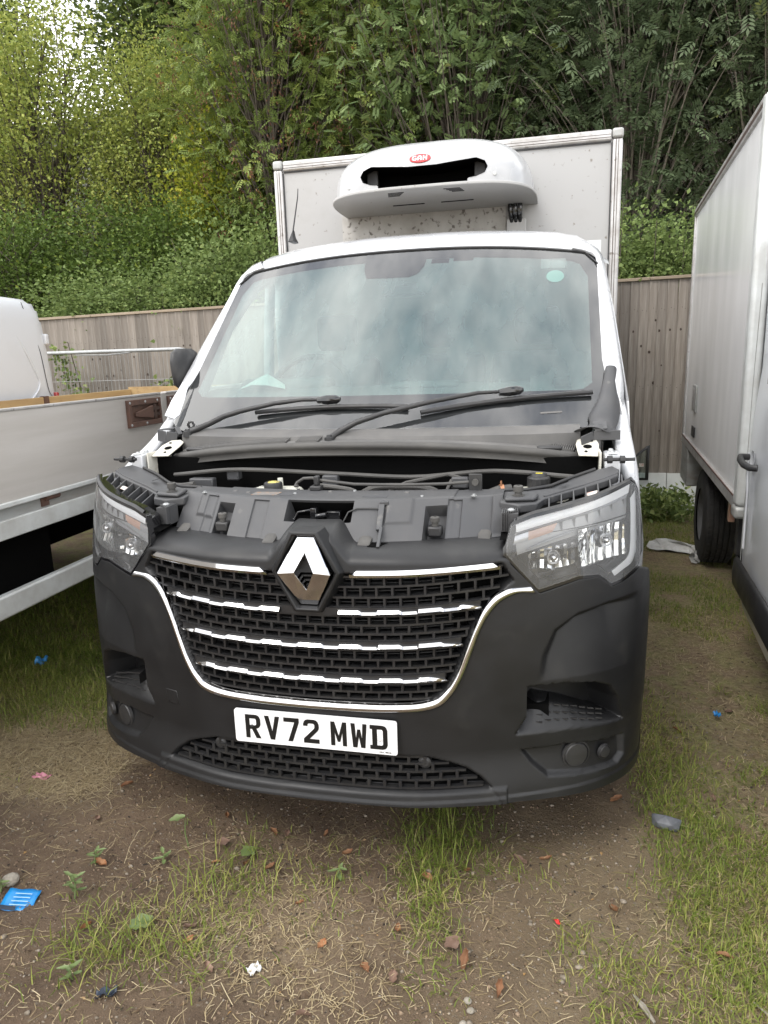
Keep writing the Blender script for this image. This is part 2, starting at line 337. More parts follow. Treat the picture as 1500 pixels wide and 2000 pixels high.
sf = sdf(FOG, AX, Z); D += .018 * sstep(-.003, .007, sf) * np.clip(1.35 - (AX - .62) * 1.2, .35, 1)
sc_ = sdf(CRE, AX, Z); D += .040 * sstep(-.004, .022, sc_) * np.clip((Z - .655) / .2, 0, 1) * (1 - sstep(.88, .985, AX))
D -= .006 * sstep(.335, .322, Z) * (AX < .58)           # the lip under the lower grille
D -= .004 * sstep(.306, .300, Z)
gro = np.abs(AX - (.545 + (.315 - Z) * .6)); D += .004 * (1 - sstep(.001, .004, gro)) * (Z < .325)
X2 = X + nin[:, None, 0] * D; Y2 = Y + nin[:, None, 1] * D
sh = np.linspace(0, PI / 2, ns + 1)[1:]; deck = np.where(xb < .572, .085 + .13 * xb + .035 * hm, .02); rise = np.where(xb < .572, .045, .002)
Zs = Z[:, -1:] + rise[:, None] * np.sin(sh)[None]; Xs = np.repeat(X[:, -1:], ns, 1); Ys = Y[:, -1:] + deck[:, None] * (1 - np.cos(sh))[None]
V = np.stack([np.concatenate([X2, Xs], 1), np.concatenate([Y2, Ys], 1), np.concatenate([Z, Zs], 1)], -1); nv = V.shape[1]
ii, jj = np.meshgrid(np.arange(nc - 1), np.arange(nv - 1), indexing='ij')
Fq = np.stack([ii * nv + jj, (ii + 1) * nv + jj, (ii + 1) * nv + jj + 1, ii * nv + jj + 1], -1).reshape(-1, 4)
me = fast_mesh('bumper', V.reshape(-1, 3), Fq)
BUMP = meshobj('bumper', me, 'bumper_plastic', TR, smooth=50)
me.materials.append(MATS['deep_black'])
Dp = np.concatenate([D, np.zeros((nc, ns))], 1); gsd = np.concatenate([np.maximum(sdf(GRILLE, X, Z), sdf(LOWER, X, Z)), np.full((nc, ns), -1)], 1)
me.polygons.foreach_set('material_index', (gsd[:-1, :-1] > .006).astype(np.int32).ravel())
# bottom flange of the bumper
b = B(); P = [[(x, y, z), (x * .985, y + .03, z - .004), (x * .95, y + .14, z + .02)] for x, y, z in V[::6, 0]]
b.grid(P); obj('lower_lip', b, 'bumper_plastic', BUMP, smooth=60)
# fog lamp blanks, parking eye, tow cover
for s in (-1, 1):
    for (x, z, r, o, nm) in ((.785, .388, .041, .017, 'fog_lamp_blank'), (.873, .377, .021, .010, 'sensor_blank')):
        c = Vector(SP(s * x, z, o)); e = .004; t1 = Vector(SP(s * (x + e), z)) - Vector(SP(s * (x - e), z)); t1.normalize(); up = Vector((0, 0, 1)); n_ = t1.cross(up) * (1 if t1.cross(up).y < 0 else -1)
        b = B(); ring = []
        for rr, h in ((r * 1.18, -.004), (r * 1.16, .003), (r * 1.04, .004), (r * 1.02, -.001), (r * .97, .002), (r * .9, .006), (r * .5, .007), (.0005, .0072)):
            ring.append([c + t1 * (rr * math.cos(a)) + up * (rr * math.sin(a)) + n_ * h for a in [2 * PI * k / 28 for k in range(28)]])
        b.grid(ring, cv=True); obj(nm, b, 'black_plastic', BUMP, smooth=40)
    b = B()                                                   # ribbed tread on the shelf of the step
    for k in range(9):
        x = .672 + k * .026
        for d_ in (.020, .034, .048):
            shx = float(np.interp(x, [.60, .66, .69, .93], [.030, .058, .080, .012])); zl = float(np.interp(x, [.60, .775, .93], [.490, .489, .467])) + (d_ - .002) / .055 * shx
            if shx > .03: yy = float(Fs(x, zl)) + d_; b.box(s * x - .0095, s * x + .0095, yy - .002, yy + .003, zl - .001, zl + .002)
    obj('step_tread', b, 'black_plastic', BUMP)
q = [(-.545, .565), (-.495, .565), (-.490, .515), (-.540, .515)]
b = B(); b.prism([SP(x, z, -.0015) for x, z in q], [SP(x, z, .01) for x, z in q]); obj('tow_cover', b, 'bumper_plastic', BUMP, bevel=.003)

# --- grille: lattice, louvres behind, chrome bars, chrome surround
GRI = thing  # (name kept free)
xm = lambda z: float(np.interp(z, [.604, .612, .622, .653, .701, .772, .841, .902, .935, .978, 1.02], [.20, .29, .352, .394, .424, .45, .474, .512, .545, .585, .565]))
pod = [(-.12, 1.05), (-.102, 1.0), (-.052, .884), (.052, .884), (.102, 1.0), (.12, 1.05)]
podx = lambda z: float(np.interp(z, [.878, .884, 1.0, 1.05], [0, .050, .104, .118]))
b = B()
def hbar(b, x0, x1, zc, h, d, off, n=None, curve=.08):
    n = n or max(2, int((x1 - x0) / .03)); P = []
    for i in range(n + 1):
        x = x0 + (x1 - x0) * i / n; z = zc + curve * x * x; y = float(Fs(x, z)) + off
        P.append([(x, y, z - h / 2), (x, y, z + h / 2), (x, y + d, z + h / 2), (x, y + d, z - h / 2)])
    b.grid(P, cv=True)
lines = [.992, .962, .930, .900, .874, .845, .818, .797, .768, .738, .712, .692, .662, .635, .612]
for k, z in enumerate(lines):
    xx = xm(z + .02) - .004
    if z > .885:
        p_ = podx(z); hbar(b, -xx, -p_, z, .0065, .022, .012); hbar(b, p_, xx, z, .0065, .022, .012)
    else: hbar(b, -xx, xx, z, .0065, .022, .012)
for k in range(len(lines) - 1):
    z1, z0 = lines[k], lines[k + 1]
    if z1 - z0 < .0205 or z1 - z0 > .04: pass
    x = -.62 + (.0235 if k % 2 else 0)
    while x < .62:
        zc = (z0 + z1) / 2 + .08 * x * x
        if abs(x) < xm(zc) - .006 and not (zc > .885 and abs(x) < podx(zc) + .004):
            y = float(Fs(x, zc)) + .013; za, zb_ = z0 + .08 * x * x, z1 + .08 * x * x
            b.box(x - .0035, x + .0035, y, y + .02, za, zb_)
        x += .047
GRL = obj('grille_lattice', b, 'grille_plastic', TR, smooth=30); GRL['kind'] = 'stuff'
b = B()
for z in np.arange(.62, 1.0, .0115):
    xx = min(.42, xm(z) - .02); hbar(b, -xx, xx, z, .003, .012, .040, n=14)
obj('louvre_pack', b, 'black_plastic', GRL, smooth=0)['kind'] = 'stuff'
def chrome_bar(nm, x0, x1, zc, h, teeth=True, lift=.0):
    bb = B(); P = []; n = int(abs(x1 - x0) / .0035)
    for i in range(n + 1):
        x = x0 + (x1 - x0) * i / n; z = zc + .08 * x * x; y = float(Fs(x, z))
        e = min(1, (min(abs(x - x0) if abs(x0) > .2 else 1, abs(x - x1) if abs(x1) > .2 else 1)) / .05)
        hh = h
        if teeth:
            p = ((abs(x) + .025) % .118) / .118
            hh = h * (1.0 - .34 * (sstep(.50, .60, p) - sstep(.955, .985, p)))
        t, bt = z - h / 2 + hh, z - h / 2
        t = bt + (t - bt) * (.25 + .75 * float(e))
        P.append([(x, y + .014, bt), (x, y - .004, bt + .001), (x, y - .010 * float(e), bt + (t - bt) * .45), (x, y - .003, t), (x, y + .014, t)])
    bb.grid(P); return obj(nm, bb, 'chrome_worn', GRL, smooth=40)
for s in (-1, 1):
    a, c = (.128, .556) if s > 0 else (-.556, -.128)
    bb = B(); P = []
    for i in range(61):
        x = a + (c - a) * i / 60; z = 1.006 + .052 * x * x; y = float(Fs(x, z)); ao = min(abs(x) - .128, .556 - abs(x)); e = max(.12, float(min(1, ao / .02)))
        P.append([(x, y + .02, z - .012), (x, y - .004, z - .0115), (x, y - .009, z - .003 * e), (x, y - .006, z - .010 + .020 * e), (x, y + .006, z - .010 + .022 * e)])
    bb.grid(P); obj('chrome_bar', bb, 'chrome', GRL, smooth=30)
    chrome_bar('chrome_bar', *((.092, .503) if s > 0 else (-.503, -.092)), .888, .017)
chrome_bar('chrome_bar', -.450, .450, .783, .017); chrome_bar('chrome_bar', -.406, .406, .678, .017)
for zc, xx in ((.890, .50), (.785, .445), (.680, .40)):
    bb = B(); hbar(bb, -xx, xx, zc, .024, .03, .004, n=30); obj('bar_carrier', bb, 'grille_plastic', GRL)
uo = [(.660, .930), (.618, .936), (.567, .919), (.532, .885), (.503, .833), (.481, .771), (.452, .692), (.422, .636), (.384, .598), (.324, .583), (.234, .578), (.141, .576), (.047, .576), (0, .576)]
ui = [(.640, .955), (.588, .955), (.543, .938), (.51, .902), (.481, .841), (.456, .772), (.43, .701), (.4, .653), (.362, .622), (.296, .611), (.2, .607), (.13, .606), (.047, .605), (0, .605)]
def dens(pl, m=6):
    q = np.array(pl); t = np.arange(len(q)); tt = np.linspace(0, len(q) - 1, (len(q) - 1) * m + 1); return np.stack([pchip(t, q[:, 0], tt), pchip(t, q[:, 1], tt)], -1)
O, I = dens(uo), dens(ui); O = np.concatenate([O, (O * [-1, 1])[::-1][1:]]); I = np.concatenate([I, (I * [-1, 1])[::-1][1:]])
b = B(); P = []
for o_, i_ in zip(O, I):
    row = []
    for w, h in ((0, .012), (.03, -.002), (.25, -.009), (.5, -.0105), (.78, -.007), (.97, .004), (1.0, .02)):
        p = o_ * (1 - w) + i_ * w; row.append(SP(p[0], p[1], h))
    P.append(row)
b.grid(P); obj('chrome_surround', b, 'chrome', GRL, smooth=60)
# lower grille
b = B()
for k, z in enumerate((.338, .362, .386, .410, .432)):
    xx = float(np.interp(z, [.325, .363, .395, .413, .436], [.52, .49, .445, .40, .33])); hbar(b, -xx, xx, z, .007, .016, .008, curve=.0)
    if k < 4:
        x = -.60 + (.024 if k % 2 else 0)
        while x < .6:
            if abs(x) < float(np.interp(z + .02, [.325, .363, .395, .413, .436], [.52, .48, .435, .39, .32])):
                y = float(Fs(x, z)) + .009; b.box(x - .0045, x + .0045, y, y + .016, z, z + .024)
            x += .048
lo = obj('lower_grille', b, 'grille_plastic', BUMP, smooth=30); lo['kind'] = 'stuff'
for s in (-1, 1):
    x = s * .335; c = SP(x, .412, .013); b = B(); b.lathe([(.0002, -.004), (.012, -.004), (.016, -.001), (.020, .0), (.020, .014)], c, 'y', 18); obj('parking_sensor', b, 'black_plastic', BUMP)

# --- emblem pod and chrome diamond
def diamond(w, h, cw, z0, yo):
    return [(-cw, yo, z0 + h), (cw, yo, z0 + h), (w, yo, z0), (cw, yo, z0 - h), (-cw, yo, z0 - h), (-w, yo, z0)]
b = B(); z0 = 1.012; P = []
for (w, h, cw, yy) in ((.122, .128, .050, .035), (.108, .124, .043, -.006), (.103, .121, .041, -.015), (.093, .113, .033, -.018), (.088, .109, .031, -.010), (.085, .107, .029, .004)):
    # sides lean out a little towards the top
    P.append([(x, y, z) for x, y, z in diamond(w, h, cw, z0, yy)])
b.grid(P, cv=True); obj('emblem_pod', b, 'bumper_plastic', TR, smooth=25, bevel=.003)
yo, yr = .004, -.034
outer = [(-.026, yo, z0 + .103), (.026, yo, z0 + .103), (.081, yr, z0), (.026, yo, z0 - .105), (-.026, yo, z0 - .105), (-.081, yr, z0)]
inner = [(0, -.014, z0 + .058), (.029, yr, z0 + .004), (0, -.014, z0 - .054), (-.029, yr, z0 + .004)]
V_ = outer + inner + [(0, .004, z0 + .05), (.025, .004, z0 + .004), (0, .004, z0 - .048), (-.025, .004, z0 + .004)] + [(x, .02, z) for x, y, z in outer]
b = B(); b.add(V_, [(0, 5, 9, 6), (0, 6, 1), (1, 6, 7, 2), (2, 7, 8, 3), (3, 8, 4), (4, 8, 9, 5),
                    (6, 9, 13, 10), (7, 6, 10, 11), (8, 7, 11, 12), (9, 8, 12, 13)] + [(i, (i + 1) % 6, 14 + (i + 1) % 6, 14 + i) for i in range(6)])
EM = obj('emblem', b, 'chrome', TR, smooth=0, bevel=.0018, seg=2, label='chrome folded diamond emblem')
b = B()
for k in range(7): b.box(-.025, .025, .006, .012, z0 - .045 + k * .0135, z0 - .040 + k * .0135)
obj('emblem_backing', b, 'grille_plastic', EM); 
b = B(); b.box(-.06, .06, .014, .018, z0 - .08, z0 + .08); obj('emblem_backing', b, 'deep_black', EM)

# --- number plate
b = B(); q = []
for cx, cz, a0 in ((.252, .553, 0), (-.252, .553, 90), (-.252, .458, 180), (.252, .458, 270)):
    for k in range(5): a = math.radians(a0 + k * 22.5); q.append((cx + .008 * math.cos(a), cz + .008 * math.sin(a)))
b.prism([(x, -.020, z) for x, z in q], [(x, -.014, z) for x, z in q])
PL = obj('number_plate', b, 'plate_white', TR, smooth=0, label='white front number plate with black characters'); PL['kind'] = 'thing'
GLY = {'R': [[(0, 0), (14, 0), (14, 30), (21, 30), (34, 0), (50, 0), (35, 32), (43, 35), (48, 41), (50, 47), (50, 64), (47, 72), (42, 77), (35, 79), (0, 79)], [(14, 43), (14, 66), (32, 66), (35, 64), (36, 61), (36, 48), (35, 45), (32, 43)]],
       'V': [[(0, 79), (18, 0), (32, 0), (50, 79), (35.5, 79), (25, 28), (14.5, 79)]],
       '7': [[(0, 79), (50, 79), (50, 65), (27, 0), (12, 0), (35, 65), (0, 65)]],
       '2': [[(0, 0), (50, 0), (50, 14), (19, 14), (45, 41), (49, 47), (50, 52), (50, 63), (47, 72), (42, 77), (35, 79), (15, 79), (8, 77), (3, 72), (0, 63), (0, 57), (14, 57), (14, 61), (16, 65), (19, 66), (31, 66), (35, 64), (36, 61), (36, 54), (34, 49), (0, 14)]],
       'M': [[(0, 0), (13, 0), (13, 44), (21, 13), (29, 13), (37, 44), (37, 0), (50, 0), (50, 79), (37.5, 79), (25, 33), (12.5, 79), (0, 79)]],
       'W': [[(0, 79), (13, 79), (15.5, 30), (20.5, 60), (29.5, 60), (34.5, 30), (37, 79), (50, 79), (44, 0), (31, 0), (25, 36), (19, 0), (6, 0)]],
       'D': [[(-4, 0), (34, 0), (42, 2), (47, 7), (50, 15), (50, 64), (47, 72), (42, 77), (34, 79), (-4, 79), (-4, 66), (3, 66), (3, 13), (-4, 13)], [(18, 13), (18, 66), (31, 66), (34, 65), (36, 61), (36, 18), (34, 14), (31, 13)]]}
up_m = Matrix.Rotation(PI / 2, 4, 'X')
xc = -.224
for i, ch in enumerate('RV72MWD'):
    pl = [[(x * .001, y * .001) for x, y in g] for g in GLY[ch]]
    letter('plate_character', pl, 'plate_black', PL, Matrix.Translation((xc, -.0206, .466)) @ up_m)
    xc += .0635 + (.024 if i == 3 else 0)
for x, z, m_ in ((-.202, .505, 'plate_black'), (.207, .500, 'logo_white')):
    b = B(); b.lathe([(.0002, -.004), (.004, -.0036), (.006, -.002), (.0065, .002)], (x, -.021, z), 'y', 14); obj('plate_screw', b, m_, PL)
b = B()
for k, w in enumerate((3, 3, 3, 0, 4, 3, 3, 4)):
    if w: b.box(.205 + k * .0046, .205 + k * .0046 + w * .001, -.0207, -.0200, .4555, .4590)
obj('maker_mark', b, 'plate_black', PL, smooth=0)

# --- headlights
hx_lo = ([.566, .617, .664, .778, .836, .855, .875, .912, .966, .978], [1.052, .991, .935, .963, .960, .944, .924, .930, .955, 1.0])
hx_hi = ([.566, .583, .643, .73, .82, .899, .944, .965, .978], [1.066, 1.137, 1.157, 1.172, 1.189, 1.209, 1.221, 1.18, 1.06])
def HLP(s, x, z, off): return (s * x, float(Fs(x, z)) + off, z)
def hl_sheet(s, off, ins, n=64, m=14, x0=.566, x1=.978, lo=None, hi=None):
    P = []
    for i in range(n + 1):
        x = x0 + ins + (x1 - x0 - 2 * ins) * i / n
        l = float(np.interp(x, *(lo or hx_lo))) + ins; h = float(np.interp(x, *(hi or hx_hi))) - ins
        if h < l: l = h = (l + h) / 2
        P.append([HLP(s, x, l + (h - l) * j / m, off) for j in range(m + 1)])
    return P if s > 0 else P[::-1]
def border(P): return [r[0] for r in P] + P[-1][1:] + [r[-1] for r in P[::-1]][1:] + P[0][-2:0:-1]
def band(b, s, la, lb, off, n=40, depth=.012, bulge=.004):
    """raised strip between two (x,z) polylines"""
    A, C_ = dens(la, 8), dens(lb, 8); P = []
    for a, c in zip(A, C_):
        row = [HLP(s, *a, off + depth)]
        for w, h in ((0, 0), (.5, -bulge), (1, 0)): p = a * (1 - w) + c * w; row.append(HLP(s, p[0], p[1], off + h))
        row.append(HLP(s, *c, off + depth)); P.append(row)
    b.grid(P)
for s, side in ((-1, 'left'), (1, 'right')):
    HL = obj('headlight', B().grid(hl_sheet(s, .085, .012)), 'gloss_black', TR, smooth=60, label='headlight at the %s of the picture' % side)
    b = B(); o1, o2, o3, o4 = border(hl_sheet(s, .030, -.004)), border(hl_sheet(s, .001, -.004)), border(hl_sheet(s, .001, .008)), border(hl_sheet(s, .085, .010))
    b.grid([o1, o2, o3, o4], cv=True); obj('bezel', b, 'gloss_black', HL, smooth=40)
    obj('lens', B().grid(hl_sheet(s, -.002, .006)), 'lens_sheen', HL, smooth=60)
    b = B(); band(b, s, [(.598, 1.108), (.66, 1.122), (.74, 1.139), (.82, 1.155), (.89, 1.172), (.93, 1.182)], [(.596, 1.136), (.66, 1.151), (.74, 1.166), (.82, 1.183), (.89, 1.200), (.935, 1.211)], .016)
    obj('running_light', b, 'drl_white', HL, smooth=60)
    b = B(); band(b, s, [(.598, 1.100), (.66, 1.113), (.74, 1.129), (.82, 1.144), (.89, 1.160), (.925, 1.168)], [(.598, 1.107), (.66, 1.121), (.74, 1.138), (.82, 1.154), (.89, 1.171), (.93, 1.181)], .028)
    obj('light_guide', b, 'drl_grey', HL, smooth=60)
    b = B(); band(b, s, [(.955, 1.185), (.957, 1.12), (.957, 1.05), (.955, 1.00), (.945, .972), (.915, .958), (.888, .945)], [(.936, 1.165), (.938, 1.11), (.938, 1.05), (.935, 1.005), (.925, .988), (.900, .974), (.878, .962)], .014)
    obj('running_light', b, 'drl_white', HL, smooth=60)
    b = B(); band(b, s, [(.60, 1.035), (.70, 1.062), (.80, 1.085), (.88, 1.10), (.925, 1.105)], [(.592, 1.104), (.69, 1.124), (.79, 1.145), (.88, 1.165), (.928, 1.175)], .046, depth=.03); obj('sky_sheen_panel', b, 'sky_sheen_grey', HL, smooth=60)  # added filler strip, its colour imitates sky reflected in the lens
    b = B(); band(b, s, [(.590, 1.070), (.64, 1.082), (.70, 1.098)], [(.594, 1.094), (.64, 1.106), (.715, 1.123)], .030)
    obj('indicator', b, 'amber', HL, smooth=50)
    b = B(); band(b, s, [(.590, 1.070), (.61, 1.075), (.632, 1.0805)], [(.594, 1.095), (.612, 1.100), (.632, 1.1055)], .027)
    obj('indicator', b, 'drl_grey', HL, smooth=50)
    # two bowls of fluted mirror round their bulbs
    for (xa, xe, za, ze, cx, cz) in ((.632, .768, .966, 1.062, .705, 1.010), (.776, .928, .984, 1.100, .862, 1.042)):
        P = []; n = 24; near_in = cx < .75
        for i in range(n + 1):
            u = i / n; row = []
            for j in range(11):
                v = j / 10; x = xa + (xe - xa) * u; top = ze - .024 * (1 - u) * near_in; bot = za + .026 * (1 - u) * near_in + .012 * u * (not near_in); z = bot + (top - bot) * v
                r2 = min(1.0, ((x - cx) / .085) ** 2 + ((z - cz) / .075) ** 2); fl = .0045 * abs(((i % 4) - 2) / 2) + .003 * ((j // 5) % 2)
                row.append(HLP(s, x, z, .082 - .040 * r2 - fl))
            P.append(row)
        b = B(); b.grid(P); obj('reflector', b, 'reflector', HL, smooth=24)
        b = B(); bd = border(P); b.grid([bd, [(p[0], p[1] - .012, p[2]) for p in bd]], cv=True); obj('reflector_rim', b, 'gloss_black', HL, smooth=30)
        c = HLP(s, cx, cz + .006, .052); b = B(); b.lathe([(.0003, -.010), (.007, -.008), (.011, .0), (.012, .03)], c, 'y', 18); obj('bulb', b, 'chrome', HL)
        b = B(); b.lathe([(.013, -.001), (.019, -.002), (.021, .004), (.021, .016)], c, 'y', 18); obj('bulb_collar', b, 'drl_grey', HL)
    b = B(); band(b, s, [(.625, 1.050), (.70, 1.074), (.76, 1.090)], [(.640, 1.058), (.705, 1.082), (.765, 1.098)], .030, bulge=.002); obj('light_guide', b, 'drl_grey', HL)
    b = B(); b.add([HLP(s, .70, .957, .03), HLP(s, .775, .972, .03), HLP(s, .77, .995, .045), HLP(s, .71, .985, .045)], [(0, 1, 2, 3)]); obj('inner_trim', b, 'black_plastic', HL, solid=.004)

# --- slam panel between the headlights
def wall_prof(x):
    a = abs(x); yb_ = float(Fs(x, 1.0)) + .080 + .13 * a; yt = .205 + .50 * a * a; ybk = .365 + .30 * a * a
    return yb_, yt, ybk
nX, nS = 300, 90
xs_ = np.linspace(-.548, .548, nX); V = np.zeros((nX, nS, 3))
for i, x in enumerate(xs_):
    y0, y1, y2 = wall_prof(x); zt_ = 1.185 - .01 * abs(x) * (abs(x) > .4)
    prof = [(y0 - .02, 1.066), (y0, 1.072), (y1 - .012, zt_ - .010), (y1 - .004, zt_ - .003), (y1 + .008, zt_), (y2 - .008, zt_), (y2, zt_ - .004), (y2 + .004, zt_ - .05)]
    q = np.array(prof); t = np.array([0, .06, .58, .64, .68, .9, .94, 1.0]); tt = np.linspace(0, 1, nS)
    V[i, :, 0] = x; V[i, :, 1] = np.interp(tt, t, q[:, 0]); V[i, :, 2] = np.interp(tt, t, q[:, 1])
Xw = np.repeat(xs_[:, None], nS, 1); Sw = np.repeat(np.linspace(0, 1, nS)[None], nX, 0)
Dw = np.zeros_like(Xw)
def rect(x0, x1, s0, s1, d, r=.006):
    global Dw
    sx = np.minimum(Xw - x0, x1 - Xw); ss = np.minimum(Sw - s0, s1 - Sw) * .25
    Dw = Dw + d * sstep(-r / 2, r / 2, np.minimum(sx, ss))
rect(-.118, .092, .34, .62, .075, .008)
for sx in (-1, 1): rect(sx * .351 - .030, sx * .351 + .030, .08, .50, .045)
for x0, x1 in ((-.435, -.395), (-.245, -.19), (.385, .425)): rect(x0, x1, .07, .60, .006, .003)
rect(.548 - .03, .6, .0, .62, -.012, .006); rect(-.47, -.40, .30, .70, -.008, .01); rect(.20, .28, .30, .66, -.006, .01)
nrm = np.array([0, .66, -.75]); V += Dw[..., None] * nrm
ii, jj = np.meshgrid(np.arange(nX - 1), np.arange(nS - 1), indexing='ij')
Fq = np.stack([ii * nS + jj, (ii + 1) * nS + jj, (ii + 1) * nS + jj + 1, ii * nS + jj + 1], -1).reshape(-1, 4)
me = fast_mesh('slam_panel', V.reshape(-1, 3), Fq); SLAM = meshobj('slam_panel', me, 'grey_plastic', TR, smooth=45)
me.materials.append(MATS['deep_black']); me.polygons.foreach_set('material_index', ((Dw[:-1, :-1] > .040) & (np.abs(Xw[:-1, :-1]) < .2)).astype(np.int32).ravel())
def wall_pt(x, s, off=0):
    i = int(np.clip(np.searchsorted(xs_, x), 0, nX - 1)); j = int(s * (nS - 1)); y0, y1, y2 = wall_prof(x)
    q = np.array([(y0, 1.072), (y1, 1.182)]); f_ = (s - .06) / .52; p = q[0] + (q[1] - q[0]) * f_
    return Vector((x, p[0], p[1])) - Vector((0, .66, -.75)) * off
for sx in (-1, 1):                                        # bonnet stops in their pockets, rubber nubs, posts
    c = wall_pt(sx * .351, .22, -.012)
    b = B(); b.box(c.x - .022, c.x + .022, c.y - .018, c.y + .02, c.z - .02, c.z + .012); obj('stop_block', b, 'black_plastic', SLAM, bevel=.006)
    b = B(); b.lathe([(.0105, 0), (.0105, .012), (.0145, .013), (.0145, .026), (.013, .028), (.005, .0285), (.005, .020)], (c.x, c.y, c.z + .012), 'z', 16); obj('rubber_stop', b, 'seal_rubber', SLAM)
    for x, ln in ((.152, 1), (.500, 1)):
        y0, y1, y2 = wall_prof(x); q = []
        P = []
        for t, h, w in ((0, .0, .018), (.10, .010, .020), (.5, .018, .021), (1.0, .026, .021)):
            yy = y0 - .030 + .045 * t; zz = 1.066
            P.append([(sx * x - w, yy, zz), (sx * x - w * .9, yy, zz + h * .8), (sx * x - w * .5, yy, zz + h), (sx * x + w * .5, yy, zz + h), (sx * x + w * .9, yy, zz + h * .8), (sx * x + w, yy, zz)])
        b = B(); b.grid(P); b.f.append((0, 1, 2, 3, 4, 5)); obj('rubber_nub', b, 'seal_rubber', SLAM, smooth=40)
for x, y, z in ((-.30, .30, 1.1855), (-.02, .33, 1.1855), (.24, .33, 1.1855), (-.36, .33, 1.1845)):
    b = B(); b.lathe([(.0002, .003), (.006, .003), (.008, .001), (.0085, -.002)], (x, y, z), 'z', 12); obj('clip', b, 'cowl_plastic', SLAM)
def lab(nm, x0, x1, y0, y1, z, m_): bb = B(); bb.box(x0, x1, y0, y1, z, z + .0006); return obj(nm, bb, m_, SLAM, smooth=0)
lab('warning_label', -.275, -.185, .262, .315, 1.1852, 'sticker_grey'); lab('warning_label', -.178, -.130, .262, .315, 1.1852, 'interior_grey'); lab('part_label', .11, .19, .25, .275, 1.1852, 'interior_grey')
# latch in the oblong opening
b = B(); c = wall_pt(-.01, .46, -.03)
b.tube([c + Vector((-.09, -.01, -.01)), c + Vector((-.075, -.012, .012)), c + Vector((-.04, -.005, .018)), c + Vector((-.02, 0, .008))], .004, 6)
b.box(c.x - .035, c.x - .015, c.y - .012, c.y + .02, c.z - .02, c.z + .025); b.box(c.x + .015, c.x + .06, c.y - .004, c.y + .02, c.z - .02, c.z + .014); b.tube([c + Vector((-.015, -.01, 0)), c + Vector((.02, -.012, .006))], .009, 8)
obj('latch', b, 'gloss_black', SLAM, bevel=.003)
# release lever and its rod
b = B(); c = wall_pt(.182, .35, .012); d = wall_pt(.197, .02, .020)
b.bar(wall_pt(.186, .50, .008), wall_pt(.19, .18, .012), .018, .012); b.bar(wall_pt(.178, .52, .008), wall_pt(.205, .52, .008), .014, .012); b.bar(wall_pt(.197, .20, .016), wall_pt(.199, -.06, .028), .010, .014)
obj('release_lever', b, 'grey_plastic', SLAM, bevel=.002)
b = B(); b.tube([wall_pt(.07, .34, -.01), wall_pt(.085, .42, .006), wall_pt(.11, .46, .008), wall_pt(.15, .46, .008), wall_pt(.185, .45, .010)], .0026, 6); obj('release_rod', b, 'black_plastic', SLAM)
b = B(); e0 = wall_pt(.165, .06, .004); b.add([(.166, e0.y - .034, 1.0715), (.198, e0.y - .034, 1.0715), (.222, e0.y + .002, 1.0742), (.172, e0.y + .002, 1.0742)], [(0, 1, 2, 3)]); obj('latch_slot', b, 'deep_black', SLAM, smooth=0, solid=.002)
# prop rod lying across
b = B(); b.tube([(-.150, .375, 1.195), (-.163, .385, 1.193), (-.160, .398, 1.203), (-.135, .395, 1.218), (-.10, .385, 1.222), (-.07, .38, 1.215), (.05, .375, 1.203), (.2, .385, 1.200), (.35, .40, 1.202), (.43, .415, 1.206), (.455, .42, 1.206)], .0052, 8)
obj('prop_rod', b, 'seal_rubber', SLAM)
b = B(); b.box(-.098, -.060, .345, .385, 1.184, 1.200); b.box(-.088, -.070, .360, .385, 1.2, 1.232); obj('rod_clip', b, 'black_plastic', SLAM, bevel=.004)
b = B(); b.box(.432, .476, .408, .414, 1.178, 1.235); obj('rod_bracket', b, 'black_plastic', SLAM, bevel=.004)
b = B(); b.tube([(.454, .408, 1.208), (.454, .396, 1.208)], .011, 12); obj('rod_bracket', b, 'seal_rubber', SLAM)

